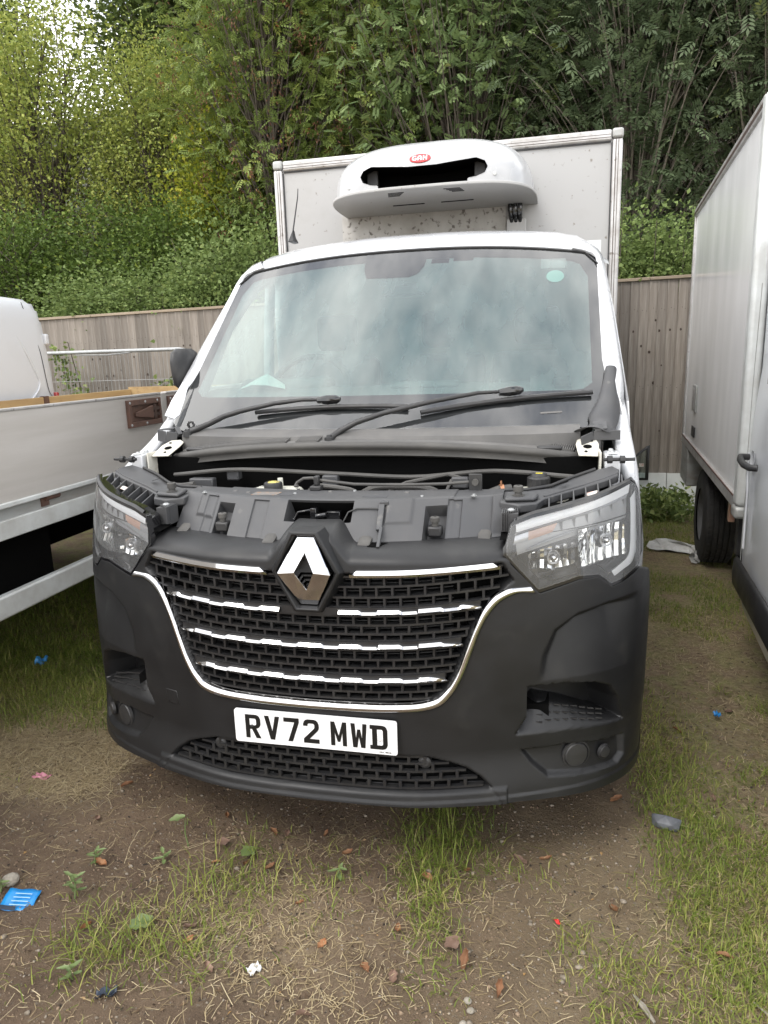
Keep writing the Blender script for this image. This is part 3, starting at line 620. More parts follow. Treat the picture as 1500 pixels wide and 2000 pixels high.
# --- wings of the slam panel over the headlights
WT = [(.540, .30, 1.166), (.60, .275, 1.162), (.655, .295, 1.164), (.675, .345, 1.170), (.735, .385, 1.182), (.80, .41, 1.197), (.86, .43, 1.213), (.905, .455, 1.228), (.912, .50, 1.238), (.895, .560, 1.240), (.84, .555, 1.226), (.765, .525, 1.204), (.695, .480, 1.182), (.62, .440, 1.176), (.540, .435, 1.174)]
for s in (-1, 1):
    pts = [(s * x, y, z) for x, y, z in WT]
    b = B(); b.prism(pts, [(x, y, z - .028) for x, y, z in pts]); WG = obj('slam_panel_wing', b, 'grey_plastic', TR, smooth=20, bevel=.005)
    b = B()                                               # raised pad with the bonnet buffer
    q = [(.556, .288, 1.168), (.648, .305, 1.168), (.660, .345, 1.173), (.62, .368, 1.175), (.556, .362, 1.174)]
    b.prism([(s * x, y, z + .012) for x, y, z in q], [(s * x, y, z - .002) for x, y, z in q]); obj('pad', b, 'grey_plastic', WG, bevel=.006)
    b = B(); b.lathe([(.020, 0), (.020, .003), (.012, .004), (.011, .012), (.0155, .013), (.0155, .030), (.0140, .032), (.006, .0322), (.006, .026)], (s * .596, .322, 1.181), 'z', 18); obj('rubber_stop', b, 'seal_rubber', WG)
    b = B(); ring = [[(s * .735 + r_ * math.cos(a), .455 + r_ * .6 * math.sin(a), 1.1985 + h + .3 * r_ * math.cos(a)) for a in [2 * PI * k / 16 for k in range(16)]] for r_, h in ((.016, .0), (.015, .0012), (.0003, .0012))]; b.grid(ring, cv=True); obj('wing_hole', b, 'deep_black', WG, smooth=0)
    b = B(); b.tube([(s * x, y - .004, z + .003) for x, y, z in WT[10:]], .006, 6); obj('wing_seal', b, 'black_plastic', WG, smooth=60)
    b = B(); b.tube([(s * x, y + .012, z + .002) for x, y, z in WT[3:8]], .004, 6); obj('wing_ridge', b, 'grey_plastic', WG, smooth=60)
    b = B(); n = 9                                         # ribs between wing and lamp
    for k in range(7):
        u = k / 6; x = .69 + .225 * u; ya = float(np.interp(x, [.675, .735, .80, .86, .925], [.345, .385, .41, .43, .465])); za = float(np.interp(x, [.675, .735, .80, .86, .925], [1.17, 1.182, 1.197, 1.213, 1.234]))
        yl = float(Fs(x, float(np.interp(x, *hx_hi)))) + .02
        b.add([(s * (x - .002), ya, za - .004), (s * (x - .002), yl, za - .045), (s * (x - .002), yl, za - .085), (s * (x - .002), ya, za - .09)], [(0, 1, 2, 3)])
        b.add([(s * (x + .002), ya, za - .004), (s * (x + .002), yl, za - .045), (s * (x + .002), yl, za - .085), (s * (x + .002), ya, za - .09)], [(3, 2, 1, 0)])
        b.add([(s * (x - .002), ya, za - .004), (s * (x + .002), ya, za - .004), (s * (x + .002), yl, za - .045), (s * (x - .002), yl, za - .045)], [(0, 1, 2, 3)])
    obj('rib', b, 'grey_plastic', WG, smooth=0)
    b = B(); P = []
    for x in np.linspace(.60, .955, 20):
        zt_ = float(np.interp(x, *hx_hi)); yl = float(Fs(x, zt_)); P.append([(s * x, yl - .002, zt_ + .004), (s * x, yl + .012, zt_ + .010), (s * x, yl + .024, zt_ + .002), (s * x, yl + .05, zt_ - .03)])
    b.grid(P); obj('lamp_gasket', b, 'black_plastic', WG, smooth=50)
    b = B(); P = [[(s * x, float(Fs(x, 1.12)) + .03, 1.085 + .08 * (x - .56)), (s * x, .58, 1.10 + .1 * (x - .56))] for x in np.linspace(.55, .925, 10)]; b.grid(P); obj('lamp_shelf', b, 'deep_black', WG, smooth=60)
    b = B()                                               # ribbed bracket next to the lamp
    for k in range(8): b.box(s * (.553 + k * .0062) - .0018, s * (.553 + k * .0062) + .0018, .195 + .006 * k, .262 + .004 * k, 1.095, 1.152)
    b.box(min(s * .55, s * .60), max(s * .55, s * .60), .215, .268, 1.09, 1.146); obj('lamp_bracket', b, 'grey_plastic', WG, smooth=0)
    b = B(); b.lathe([(.0003, .006), (.007, .006), (.011, .003), (.0115, 0)], (s * .578, .243, 1.151), 'z', 12); obj('bolt', b, 'galvanised', WG)
    b = B(); b.add([(s * .80, .365, 1.172), (s * .835, .375, 1.180), (s * .84, .40, 1.186), (s * .805, .392, 1.178)], [(0, 1, 2, 3)]); obj('lamp_label', b, 'sticker_label', WG, smooth=0, solid=.001)
    b = B(); b.tube([(s * .865, .545, 1.262), (s * .965, .555, 1.262)], .006, 10)
    for x in (.885, .925): b.tube([(s * (x - .008), .547, 1.262), (s * (x + .008), .548, 1.262)], .013, 10)
    obj('striker_pin', b, 'black_plastic', WG)

# --- engine bay
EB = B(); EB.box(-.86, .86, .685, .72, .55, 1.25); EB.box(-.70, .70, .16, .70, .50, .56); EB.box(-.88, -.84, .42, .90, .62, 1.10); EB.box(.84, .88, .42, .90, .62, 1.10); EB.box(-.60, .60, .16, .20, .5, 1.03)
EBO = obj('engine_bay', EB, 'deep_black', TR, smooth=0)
b = B(); b.box(-.36, .34, .40, .64, .85, 1.09); obj('engine_cover', b, 'black_plastic', EBO, bevel=.03, seg=3)
b = B(); b.box(-.39, -.20, .47, .60, 1.06, 1.158); R1 = obj('fluid_reservoir', b, 'tank_white', EBO, bevel=.025, seg=3)
b = B(); b.lathe([(.034, 0), (.034, .022), (.031, .027), (.024, .028)], (-.29, .50, 1.158), 'z', 20); obj('reservoir_cap', b, 'black_plastic', R1)
b = B(); b.lathe([(.0003, .030), (.018, .030), (.025, .027)], (-.29, .50, 1.158), 'z', 20); obj('cap_label', b, 'cap_yellow', R1)
b = B(); b.tube([(-.285, .56, 1.15), (-.285, .56, 1.19)], .010, 10); obj('reservoir_plug', b, 'tank_white', R1)
b = B(); b.box(.55, .76, .545, .66, 1.03, 1.155); R2 = obj('coolant_tank', b, 'tank_white', EBO, bevel=.04, seg=4)
b = B(); P = []
for h, r in ((0, .038), (.03, .038), (.034, .036), (.036, .030), (.042, .028), (.046, .026), (.0465, .0005)):
    P.append([(.655 + (r + (.0025 if k % 2 and h < .034 else 0)) * math.cos(2 * PI * k / 32), .60 + (r + (.0025 if k % 2 and h < .034 else 0)) * math.sin(2 * PI * k / 32), 1.160 + h) for k in range(32)])
b.grid(P, cv=True); obj('coolant_cap', b, 'black_plastic', R2, smooth=30)
b = B(); b.box(.645, .668, .590, .604, 1.2065, 1.2072); obj('cap_label', b, 'print_yellow', R2, smooth=0)
b = B(); b.tube([(.56, .60, 1.150), (.52, .585, 1.148), (.46, .57, 1.125), (.42, .56, 1.09)], .017, 12); obj('coolant_hose', b, 'seal_rubber', EBO)
b = B(); b.tube([(.535, .590, 1.150), (.522, .586, 1.149)], .0195, 14); b.box(.524, .530, .575, .584, 1.165, 1.182); obj('hose_clamp', b, 'copper', EBO)
for pts, r in (([(-.75, .62, 1.19), (-.45, .60, 1.215), (-.1, .61, 1.20), (.2, .60, 1.19), (.5, .62, 1.21), (.78, .62, 1.19)], .008),
               ([(.0, .56, 1.12), (.10, .54, 1.165), (.22, .52, 1.17), (.30, .54, 1.15), (.33, .56, 1.10)], .012), ([(-.2, .58, 1.12), (-.12, .52, 1.17), (.0, .50, 1.16), (.06, .52, 1.11)], .009),
               ([(.35, .60, 1.18), (.34, .55, 1.15), (.40, .52, 1.13), (.46, .55, 1.15)], .006), ([(-.8, .58, 1.17), (-.7, .55, 1.16), (-.62, .53, 1.17)], .010)):
    q = dens([(p[0], p[1]) for p in pts], 5); z_ = pchip(np.arange(len(pts)), [p[2] for p in pts], np.linspace(0, len(pts) - 1, len(q)))
    b = B(); b.tube([(a[0], a[1], z) for a, z in zip(q, z_)], r, 8); obj('hose', b, 'seal_rubber', EBO)

rb = random.Random(4)
for k in range(16):
    x0 = rb.uniform(-.66, .12); y0 = rb.uniform(.46, .60); pts = [Vector((x0, y0, rb.uniform(1.05, 1.13)))]
    for q in range(5): pts.append(pts[-1] + Vector((rb.uniform(.03, .11), rb.uniform(-.03, .03), rb.uniform(-.025, .025))))
    b = B(); b.tube(pts, rb.choice((.004, .005, .007, .010)), 7); obj('wiring', b, rb.choice(('seal_rubber', 'black_plastic', 'grey_plastic')), EBO)
for x, y, z, w in ((-.62, .60, 1.17, .05), (-.10, .60, 1.185, .03), (.12, .56, 1.13, .06), (.38, .61, 1.18, .03), (-.50, .63, 1.20, .025)):
    b = B(); b.box(x - w, x + w, y - .02, y + .02, z - .03, z + .012); obj('connector_block', b, 'grey_plastic', EBO, bevel=.006)
for x, y in ((-.46, .30), (.46, .30), (.30, .27), (-.13, .29), (.06, .345)):
    b = B(); b.lathe([(.0003, .006), (.005, .006), (.0055, .002), (.010, .0015), (.010, 0)], (x, y, 1.183), 'z', 6); obj('bolt', b, 'galvanised', SLAM)
# --- scuttle: seal, lip, vents
def seal_c(x): a = abs(x) / .805; return .650 + .09 * a ** 4, 1.298 - .055 * a ** 2.6
b = B(); P = []
for x in np.linspace(-.808, .808, 70):
    y, z = seal_c(x); P.append([(x, y + .018 * math.cos(t), z + .0155 * math.sin(t)) for t in np.linspace(-PI * .15, PI * 1.25, 10)] + [(x, y - .008, z - .017), (x, y - .011, z - .034), (x, y + .02, z - .038), (x, y + .03, z - .045)])
b.grid(P); SEAL = obj('bonnet_seal', b, 'seal_rubber', TR, smooth=50)
def ws_y(x, z): return 1.04 + (z - 1.474) / .794 - .12 * (1 - (np.abs(x) / .85) ** 2)
b = B(); P = []
for x in np.linspace(-.80, .80, 60):
    y, z = seal_c(x); yg = float(ws_y(x, 1.352)); P.append([(x, y + .010, z + .006), (x, y + .030, z + .015), (x, y + .055, z + .018), (x, y + .06, 1.318 + .008), (x, yg - .02, 1.345), (x, yg + .01, 1.352)])
b.grid(P); COWL = obj('scuttle_panel', b, 'cowl_plastic', TR, smooth=25)
def vent(x0, x1, n):
    bb = B()
    for i in range(n + 1):
        x = x0 + (x1 - x0) * i / n; y, z = seal_c(x); bb.bar((x, y + .022, z + .016), (x + .008, y + .068, z + .030), .0035, .008)
    for j in range(5):
        for i in range(12):
            xa, xb2 = x0 + (x1 - x0) * i / 12, x0 + (x1 - x0) * (i + 1) / 12; (ya, za), (yb2, zb2) = seal_c(xa), seal_c(xb2); k = .022 + j * .0112
            bb.bar((xa, ya + k, za + .016 + j * .0035), (xb2, yb2 + k, zb2 + .016 + j * .0035), .0035, .006)
    o = obj('vent_grille', bb, 'cowl_plastic', COWL, smooth=0); o['kind'] = 'stuff'
    bb = B(); P = [[(x, seal_c(x)[0] + .020, seal_c(x)[1] + .012), (x, seal_c(x)[0] + .070, seal_c(x)[1] + .026)] for x in np.linspace(x0 - .004, x1 + .006, 10)]; bb.grid(P); obj('vent_backing', bb, 'deep_black', COWL)
vent(-.775, -.30, 62); vent(-.255, -.17, 11); vent(.70, .775, 10)
for x in (-.70, .69):
    y, z = seal_c(x); b = B(); b.box(x - .045, x + .045, y + .012, y + .030, z + .008, z + .026); obj('washer_jet', b, 'black_plastic', COWL, bevel=.008)
for s in (-1, 1):                                          # cream bonnet hinges, brackets, pillar foot trims
    q = [(.79, .655, 1.262), (.855, .640, 1.262), (.862, .74, 1.292), (.852, .80, 1.305), (.815, .812, 1.306), (.788, .785, 1.300), (.782, .74, 1.290)]
    b = B(); b.prism([(s * x, y, z) for x, y, z in q], [(s * x, y + .002, z - .005) for x, y, z in q]); HN = obj('bonnet_hinge', b, 'hinge_cream', TR, smooth=20, bevel=.002)
    for (x, y, r) in ((.822, .715, .0155), (.838, .765, .006), (.815, .675, .006)):
        zz = 1.2845 + (y - .72) * .29
        b = B(); ring = [[(s * x + rr * math.cos(a), y + rr * math.sin(a), zz + .0012 + (rr * math.sin(a)) * .29 + h) for a in [2 * PI * k / 18 for k in range(18)]] for rr, h in ((r, .0), (r * .97, .0008), (.0003, .0008))]; b.grid(ring, cv=True); obj('hinge_hole', b, 'deep_black', HN, smooth=0)
    b = B(); b.box(min(s * .858, s * .864), max(s * .858, s * .864), .62, .80, 1.15, 1.275); obj('hinge_leaf', b, 'hinge_cream', HN)
    b = B(); b.box(min(s * .874, s * .925), max(s * .874, s * .925), .60, .70, 1.16, 1.272); BK = obj('body_bracket', b, 'white_paint', TR, bevel=.006)
    b = B(); b.box(min(s * .882, s * .915), max(s * .882, s * .915), .598, .640, 1.2725, 1.276); obj('body_bracket_plate', b, 'pale_steel', BK, bevel=.003)
    for yy in (.615, .675): b = B(); b.lathe([(.0003, .010), (.006, .010), (.009, .006), (.009, 0)], (s * .898, yy, 1.272), 'z', 8); obj('bolt', b, 'galvanised', BK)
    b = B(); b.box(min(s * .866, s * .925), max(s * .866, s * .925), .71, .83, 1.10, 1.215); obj('hinge_well', b, 'deep_black', TR, bevel=.004)
    if s > 0:
        rows_ = [[(.845, .86, 1.352), (.87, .855, 1.362), (.905, .86, 1.350), (.925, .85, 1.325)], [(.80, .80, 1.325), (.835, .775, 1.352), (.885, .80, 1.358), (.925, .82, 1.325)], [(.76, .79, 1.325), (.80, .765, 1.348), (.86, .765, 1.350), (.90, .77, 1.318)]]
        rows_ = [[(.905, 1.145, 1.555), (.910, 1.125, 1.560), (.935, 1.13, 1.560), (.955, 1.16, 1.55)], [(.890, 1.06, 1.480), (.898, 1.035, 1.485), (.93, 1.04, 1.486), (.956, 1.08, 1.47)], [(.865, .975, 1.415), (.875, .945, 1.425), (.92, .955, 1.428), (.955, .99, 1.40)], [(.82, .90, 1.368), (.84, .865, 1.385), (.90, .885, 1.392), (.95, .92, 1.36)]] + rows_
        b = B(); b.grid(rows_); obj('pillar_foot_trim', b, 'grey_plastic', TR, smooth=60, subd=2, solid=.004)
        b = B(); b.bar((.845, .775, 1.315), (.94, .80, 1.315), .004, .035); b.bar((.845, .775, 1.315), (.80, .73, 1.30), .004, .035); b.bar((.868, .775, 1.34), (.868, .83, 1.36), .05, .005); obj('pillar_foot_trim', b, 'grey_plastic', TR, bevel=.002)
    else:
        b = B(); b.bar((-.93, .83, 1.325), (-.875, .80, 1.318), .005, .05); b.bar((-.93, .85, 1.345), (-.86, .86, 1.35), .045, .006); b.bar((-.875, .80, 1.318), (-.835, .82, 1.31), .006, .05); b.bar((-.86, .86, 1.35), (-.83, .84, 1.32), .02, .02)
        obj('trim_bracket', b, 'grey_plastic', TR, bevel=.003)
        b = B(); b.add([(-.905, 1.10, 1.535), (-.925, 1.08, 1.535), (-.935, .98, 1.46), (-.93, .90, 1.40), (-.885, .90, 1.385), (-.875, .93, 1.40), (-.885, 1.0, 1.455)], [(0, 1, 2, 3, 4, 5, 6)]); obj('inner_pillar_foot', b, 'white_paint', TR, smooth=0, solid=.004)
        b = B(); b.lathe([(.010, -.003), (.018, -.003), (.018, .006), (.010, .006)], (-.79, .862, 1.362), 'y', 6); obj('washer_clip', b, 'black_plastic', TR)

# --- windscreen
def ws_top(x): return 2.122 - .060 * (abs(x) / .88) ** 2.4
def ws_sheet(hw, zlo, off, nx=50, nz=30, rc=.09, top_in=0.0):
    P = []
    for i in range(nx + 1):
        x = hw * (2 * i / nx - 1); a = max(0.0, abs(x) - (hw - rc)); cut = rc - math.sqrt(max(0, rc * rc - a * a))
        zt_ = ws_top(x) - top_in - cut; zb_ = zlo + cut * .35; row = []
        for j in range(nz + 1): z = zb_ + (zt_ - zb_) * j / nz; row.append((x, float(ws_y(x, z)) + off, z))
        P.append(row)
    return P
WSO = obj('windscreen', B().grid(ws_sheet(.905, 1.338, 0)), 'windscreen', TR, smooth=60)
oa = border(ws_sheet(.905, 1.338, .006)); ob = border(ws_sheet(.852, 1.468, .006, top_in=.048, rc=.07))
obj('inner_pane', B().grid(ws_sheet(.852, 1.468, .009, top_in=.048, rc=.07)), 'hazy_pane', WSO, smooth=60)
b = B(); b.grid([oa, ob], cv=True); obj('black_border', b, 'frit', WSO, smooth=60)
def ws_patch(nm, pts, mat_, off): bb = B(); bb.prism([(x, float(ws_y(x, z)) + off, z) for x, z in pts], [(x, float(ws_y(x, z)) + off + .003, z) for x, z in pts]); return obj(nm, bb, mat_, WSO, smooth=0)
ws_patch('camera_patch', [(-.21, 2.085), (-.20, 2.03), (-.18, 1.99), (-.05, 1.985), (.03, 1.985), (.07, 2.0), (.095, 2.04), (.10, 2.085)], 'frit', .0015)
ws_patch('mirror_foot', [(-.12, 1.975), (-.10, 1.945), (-.07, 1.950), (-.04, 1.942), (0, 1.945), (.015, 1.955), (0, 1.972), (-.06, 1.968)], 'frit', .012)
ws_patch('toll_tag', [(.125, 2.072), (.21, 2.072), (.21, 2.048), (.125, 2.048)], 'frit', .008); ws_patch('toll_tag', [(.23, 2.078), (.325, 2.078), (.325, 2.054), (.23, 2.054)], 'frit', .008)
ws_patch('round_sticker', [(.706 + .040 * math.cos(a), 1.955 + .030 * math.sin(a)) for a in [2 * PI * k / 28 for k in range(28)]], 'sticker_mint', .003)
ws_patch('square_sticker', [(.64, 2.045), (.755, 2.045), (.755, 1.995), (.64, 1.995)], 'sticker_haze', .004)
ws_patch('vin_slot', [(.655, 1.388), (.735, 1.390), (.735, 1.396), (.655, 1.394)], 'cowl_plastic', -.002)
b = B(); P = []
for i in range(51):
    x = .915 * (2 * i / 50 - 1); z = ws_top(x) + .006 - max(0, abs(x) - .84) * .9; y = float(ws_y(x, z)); P.append([(x, y - .006, z - .008), (x, y - .010, z), (x, y + .0, z + .006), (x, y + .03, z + .012)])
b.grid(P); obj('windscreen_seal', b, 'black_plastic', WSO, smooth=60)
# wipers
def wp(x, z, off): 
    n_ = Vector((0, -.62, .785)); return Vector((x, float(ws_y(x, z)), z)) + n_ * off
def wiper(a, blade, piv):
    wr = obj('wiper', B().tube(a, [.013, .012, .011, .010, .009, .0075, .006][:len(a)], 8), 'black_plastic', TR, smooth=50)
    bb = B(); q = [Vector(blade[0]).lerp(Vector(blade[1]), k / 8) + Vector((0, -.001, .010 * (4 * (k / 8) * (1 - k / 8)))) for k in range(9)]
    bb.tube(q, .0095, 8); obj('wiper_blade', bb, 'black_plastic', wr)
    bb = B(); c = a[-1]; d = (Vector(blade[1]) - Vector(blade[0])).normalized(); bb.tube([c - d * .05, c - d * .01, c + d * .03, c + d * .045], [.013, .019, .017, .008], 10); obj('blade_clip', bb, 'gloss_black', wr)
    bb = B(); bb.lathe([(.0003, .022), (.010, .022), (.012, .014), (.019, .012), (.020, -.01)], piv, 'z', 16); obj('wiper_pivot', bb, 'black_plastic', wr)
wiper([Vector((-.770, .800, 1.338)), wp(-.70, 1.350, .02), wp(-.62, 1.372, .035), wp(-.55, 1.387, .04), wp(-.40, 1.412, .045), wp(-.28, 1.428, .04), wp(-.17, 1.434, .030)], (wp(-.49, 1.400, .015), wp(.150, 1.415, .015)), (-.772, .795, 1.330))
wiper([Vector((-.128, .705, 1.320)), wp(-.09, 1.332, .02), wp(-.03, 1.350, .035), wp(.07, 1.375, .042), wp(.25, 1.410, .045), wp(.42, 1.440, .04), wp(.545, 1.450, .030)], (wp(.205, 1.393, .015), wp(.850, 1.447, .015)), (-.130, .700, 1.312))

# --- cab body
def side_x(z): return float(pchip([.3, .9, 1.2, 1.45, 1.75, 2.05, 2.2], [1.01, 1.02, 1.005, .985, .965, .935, .90], z))
b = B(); P = []                                            # roof
ny = 16
for i in range(41):
    s_ = -1 + 2 * i / 40; row = []
    for j in range(ny + 1):
        v = j / ny; xe = abs(s_); x = .955 * s_
        y0 = float(ws_y(min(.9, abs(x)), ws_top(x))) + .012
        yy = y0 + (2.36 - y0) * v; crown = pchip([0, .12, .3, .6, 1], [0, .055, .095, .125, .13], v)
        edge = sstep(.80, 1.0, xe); z = ws_top(min(abs(x), .9)) + .008 + float(crown) * (1 - .55 * edge ** 1.3) - .055 * sstep(.88, 1.0, xe) ** 1.5
        gz = .006 * (math.exp(-((abs(x) - .765) / .010) ** 2) + math.exp(-((abs(x) - .80) / .010) ** 2)) * (v > .05)
        row.append((x, yy, z - gz))
    row.append((x * 1.0, 2.37, z - .12)); P.append(row)
b.grid(P); obj('roof', b, 'white_paint', TR, smooth=50)
for s in (-1, 1):
    b = B(); P = []                                        # windscreen pillar
    for k in range(17):
        z = 1.325 + (2.015 - 1.325) * k / 16; y = float(ws_y(.9, z)); xo = side_x(z) - .008; xi_ = float(np.interp(z, [1.325, 1.37, 1.44, 1.56], [.962, .952, .930, .895])); sk = float(1 - sstep(1.33, 1.50, z)); y += .075 * sk; xo -= .016 * sk
        P.append([(s * xi_, y - .002, z), (s * (xi_ + .010), y - .012, z), (s * (xi_ + .018 + .2 * (xo - xi_ - .018)), y - .014, z), (s * (xo - .012), y + .004, z), (s * xo, y + .03, z), (s * xo, y + .10, z - .01), (s * (xo - .05), y + .11, z - .01)])
    for xi2, zi2, xo2, zo2 in ((.890, 2.045, .925, 2.060), (.868, 2.062, .905, 2.090), (.83, 2.078, .872, 2.118), (.78, 2.090, .82, 2.135)):
        yi = float(ws_y(xi2, zi2)); P.append([(s * xi2, yi - .002, zi2), (s * (xi2 + .006), yi - .010, zi2 + .006), (s * (xi2 + .012), yi - .006, zi2 + .014), (s * (xi2 * .4 + xo2 * .6), yi + .010, zi2 * .4 + zo2 * .6 + .002), (s * xo2, yi + .05, zo2), (s * xo2, yi + .10, zo2), (s * (xo2 - .05), yi + .11, zo2 - .02)])
    b.grid(P); obj('windscreen_pillar', b, 'white_paint', TR, smooth=55)
    b = B(); P = []                                        # front wing: crest line then the flank
    cr_ = [(.955, .43, 1.215, .945), (.972, .52, 1.190, .955), (.980, .60, 1.213, .95), (.985, .70, 1.250, .935), (.987, .80, 1.283, .925), (.985, .88, 1.318, .925), (.982, .97, 1.370, .928), (.978, 1.06, 1.420, .93), (.972, 1.15, 1.482, .93), (.966, 1.25, 1.556, .925)]
    cra = np.array(cr_); tt = np.linspace(0, len(cr_) - 1, 46); cd = np.stack([pchip(np.arange(len(cr_)), cra[:, k], tt) for k in range(4)], -1)
    for x, y, z, xi in cd:
        xs1 = side_x(max(.9, z - .2)); row = [(s * xi, y + .004, z - .075), (s * xi, y, z - .016), (s * (xi + .006), y, z - .008), (s * (x - .012), y, z - .001), (s * x, y + .006, z - .008), (s * (x + .010), y + .02, z - .04)]
        for w in (.25, .5, .75, 1.0):
            zz = (z - .04) * (1 - w) + .70 * w; row.append((s * (x + .010 + (min(1.036, side_x(.85) + .010) - x - .010) * min(1, w * 1.8) * float(sstep(.42, .70, y))), y + .02 + .06 * w, zz))
        P.append(row)
    b.grid(P); obj('front_wing', b, 'white_paint', TR, smooth=50)
    b = B(); P = []                                        # dark inner wing below the crest
    for x, y, z, xi in cd[2:]: P.append([(s * (xi - .004), y, z - .045), (s * (xi - .012), y, 1.08)])
    b.grid(P); obj('inner_wing', b, 'black_plastic', TR, smooth=60)
    # door with window
    ring_o = [(1.04, 1.42), (1.55, 1.42), (2.30, 1.42), (2.30, 1.80), (2.30, 2.10), (2.06, 2.09), (1.90, 2.04), (1.50, 1.76)]
    ring_i = [(1.30, 1.46), (1.60, 1.46), (2.18, 1.46), (2.18, 1.80), (2.18, 2.04), (2.06, 2.03), (1.94, 1.99), (1.60, 1.77)]
    f3 = lambda q, dx=0: [(s * (side_x(z) - dx), y, z) for y, z in q]
    b = B(); b.grid([f3(ring_o), f3(ring_i), f3(ring_i, .06)], cv=True); b.grid([[(s * side_x(z), y, z) for z in (.50, .70, .90, 1.1, 1.3, 1.42)] for y in (1.04, 1.6, 2.30)])
    DO = obj('door', b, 'white_paint', TR, smooth=50, solid=.006)
    b = B(); q = f3(ring_i, .03); b.add(q, [tuple(range(8))]); obj('window', b, 'side_glass', DO, smooth=0)
    b = B(); b.bar((s * (side_x(1.25) + .02), 2.05, 1.25), (s * (side_x(1.25) + .02), 2.22, 1.25), .03, .035); obj('handle', b, 'black_plastic', DO, bevel=.008)
    if s < 0:                                              # mirror folded in on the driver's side
        b = B(); P = []
        for k, (h, w, d) in enumerate(((0, .05, .06), (.03, .095, .085), (.10, .11, .095), (.20, .11, .095), (.27, .10, .085), (.30, .06, .05))):
            P.append([(s * (1.0 + .004 * (k > 2)) + w * .36 * math.cos(a), 1.26 + d * 1.3 * math.sin(a), 1.50 + h * .62) for a in [2 * PI * q / 20 for q in range(20)]])
        b.grid(P, cv=True); b.f.append(tuple(range(20))); MI = obj('door_mirror', b, 'black_plastic', TR, smooth=60)
        b = B(); b.box(min(s * .965, s * 1.03), max(s * .965, s * 1.03), 1.20, 1.34, 1.44, 1.50); obj('mirror_foot', b, 'black_plastic', MI, bevel=.02, seg=3)
    # wheels
    for yy, xw in ((.84, .86), (4.15, .84)):
        b = B(); b.lathe([(.20, -.11), (.30, -.115), (.335, -.10), (.345, -.06), (.345, .06), (.335, .10), (.30, .115), (.20, .11)], (s * xw, yy, .345), 'x', 36); WH = obj('wheel', b, 'tyre', TR, smooth=50)
        b = B(); b.lathe([(.0005, .05), (.08, .05), (.12, .03), (.17, .03), (.20, .105), (.205, .10)] if s > 0 else [(.0005, -.05), (.08, -.05), (.12, -.03), (.17, -.03), (.20, -.105), (.205, -.10)], (s * xw, yy, .345), 'x', 28); obj('rim', b, 'wheel_steel', WH)
b = B(); b.box(-.95, .95, 2.34, 2.37, .75, 2.20); obj('cab_rear_wall', b, 'interior_light', TR)
b = B(); b.box(-.97, .97, .95, 2.34, .52, .60); obj('cab_floor', b, 'interior_grey', TR)
b = B(); P = []
for i in range(25):
    x = .88 * (2 * i / 24 - 1); y0 = float(ws_y(x, 1.352)) + .03; P.append([(x, y0, 1.345), (x, y0 + .1, 1.40), (x, y0 + .24, 1.455), (x, max(y0 + .3, 1.24), 1.485), (x, 1.34, 1.492), (x, 1.40, 1.46), (x, 1.42, 1.36), (x, 1.38, .95)])
b.grid(P); DA = obj('dashboard', b, 'dash_grey', TR, smooth=40)
b = B(); b.box(-.74, -.30, 1.26, 1.42, 1.44, 1.535); obj('instrument_binnacle', b, 'dash_grey', DA, bevel=.04, seg=4)
b = B(); b.lathe([(.055, 0), (.055, .03), (.045, .034), (.04, .02), (.002, .02)], (.745, 1.21, 1.478), 'z', 24); obj('cup_holder', b, 'interior_grey', DA)
b = B(); b.box(.0, .30, 1.20, 1.36, 1.475, 1.505); obj('document_tray', b, 'dash_grey', DA, bevel=.02)
b = B(); c = Vector((-.50, 1.58, 1.46)); ax1 = Vector((1, 0, 0)); ax2 = Vector((0, .55, .83)).normalized()
b.tube([c + ax1 * .205 * math.cos(t) + ax2 * .205 * math.sin(t) for t in np.linspace(0, 2 * PI, 41)], .016, 8, cap=False); SW = obj('steering_wheel', b, 'interior_grey', TR)
b = B(); b.bar(c - ax1 * .2, c + ax1 * .2, .04, .02); b.tube([c, c + Vector((0, -.2, -.14))], .06, 12); obj('steering_hub', b, 'interior_grey', SW)
for x, w in ((-.52, .25), (.10, .24), (.62, .24)):
    b = B(); b.box(x - w, x + w, 1.60, 2.08, .88, 1.02); b.bar((x, 2.06, 1.00), (x, 2.20, 1.62), 2 * w, .13, up=(0, 1, 0)); ST = obj('seat', b, 'seat_fabric', TR, bevel=.04, seg=3)
    b = B(); b.box(x - .12, x + .12, 2.16, 2.25, 1.66, 1.86); obj('headrest', b, 'seat_fabric', ST, bevel=.04, seg=3)
b = B(); b.box(-.10, .10, 1.60, 1.63, 1.90, 1.955); obj('rear_view_mirror', b, 'interior_grey', TR, bevel=.012)
# aerial
b = B(); b.prism([(-.670, 1.86, 2.225), (-.635, 1.86, 2.228), (-.647, 1.88, 2.255), (-.653, 1.90, 2.292)], [(-.667, 1.95, 2.225), (-.638, 1.95, 2.228), (-.649, 1.94, 2.255), (-.652, 1.93, 2.292)]); AE = obj('aerial', b, 'black_plastic', TR, bevel=.004)
b = B(); b.tube([(-.655, 1.915, 2.29), (-.628, 1.94, 2.46), (-.625, 1.942, 2.50)], [.0045, .0032, .0022], 6); obj('aerial_mast', b, 'black_plastic', AE)

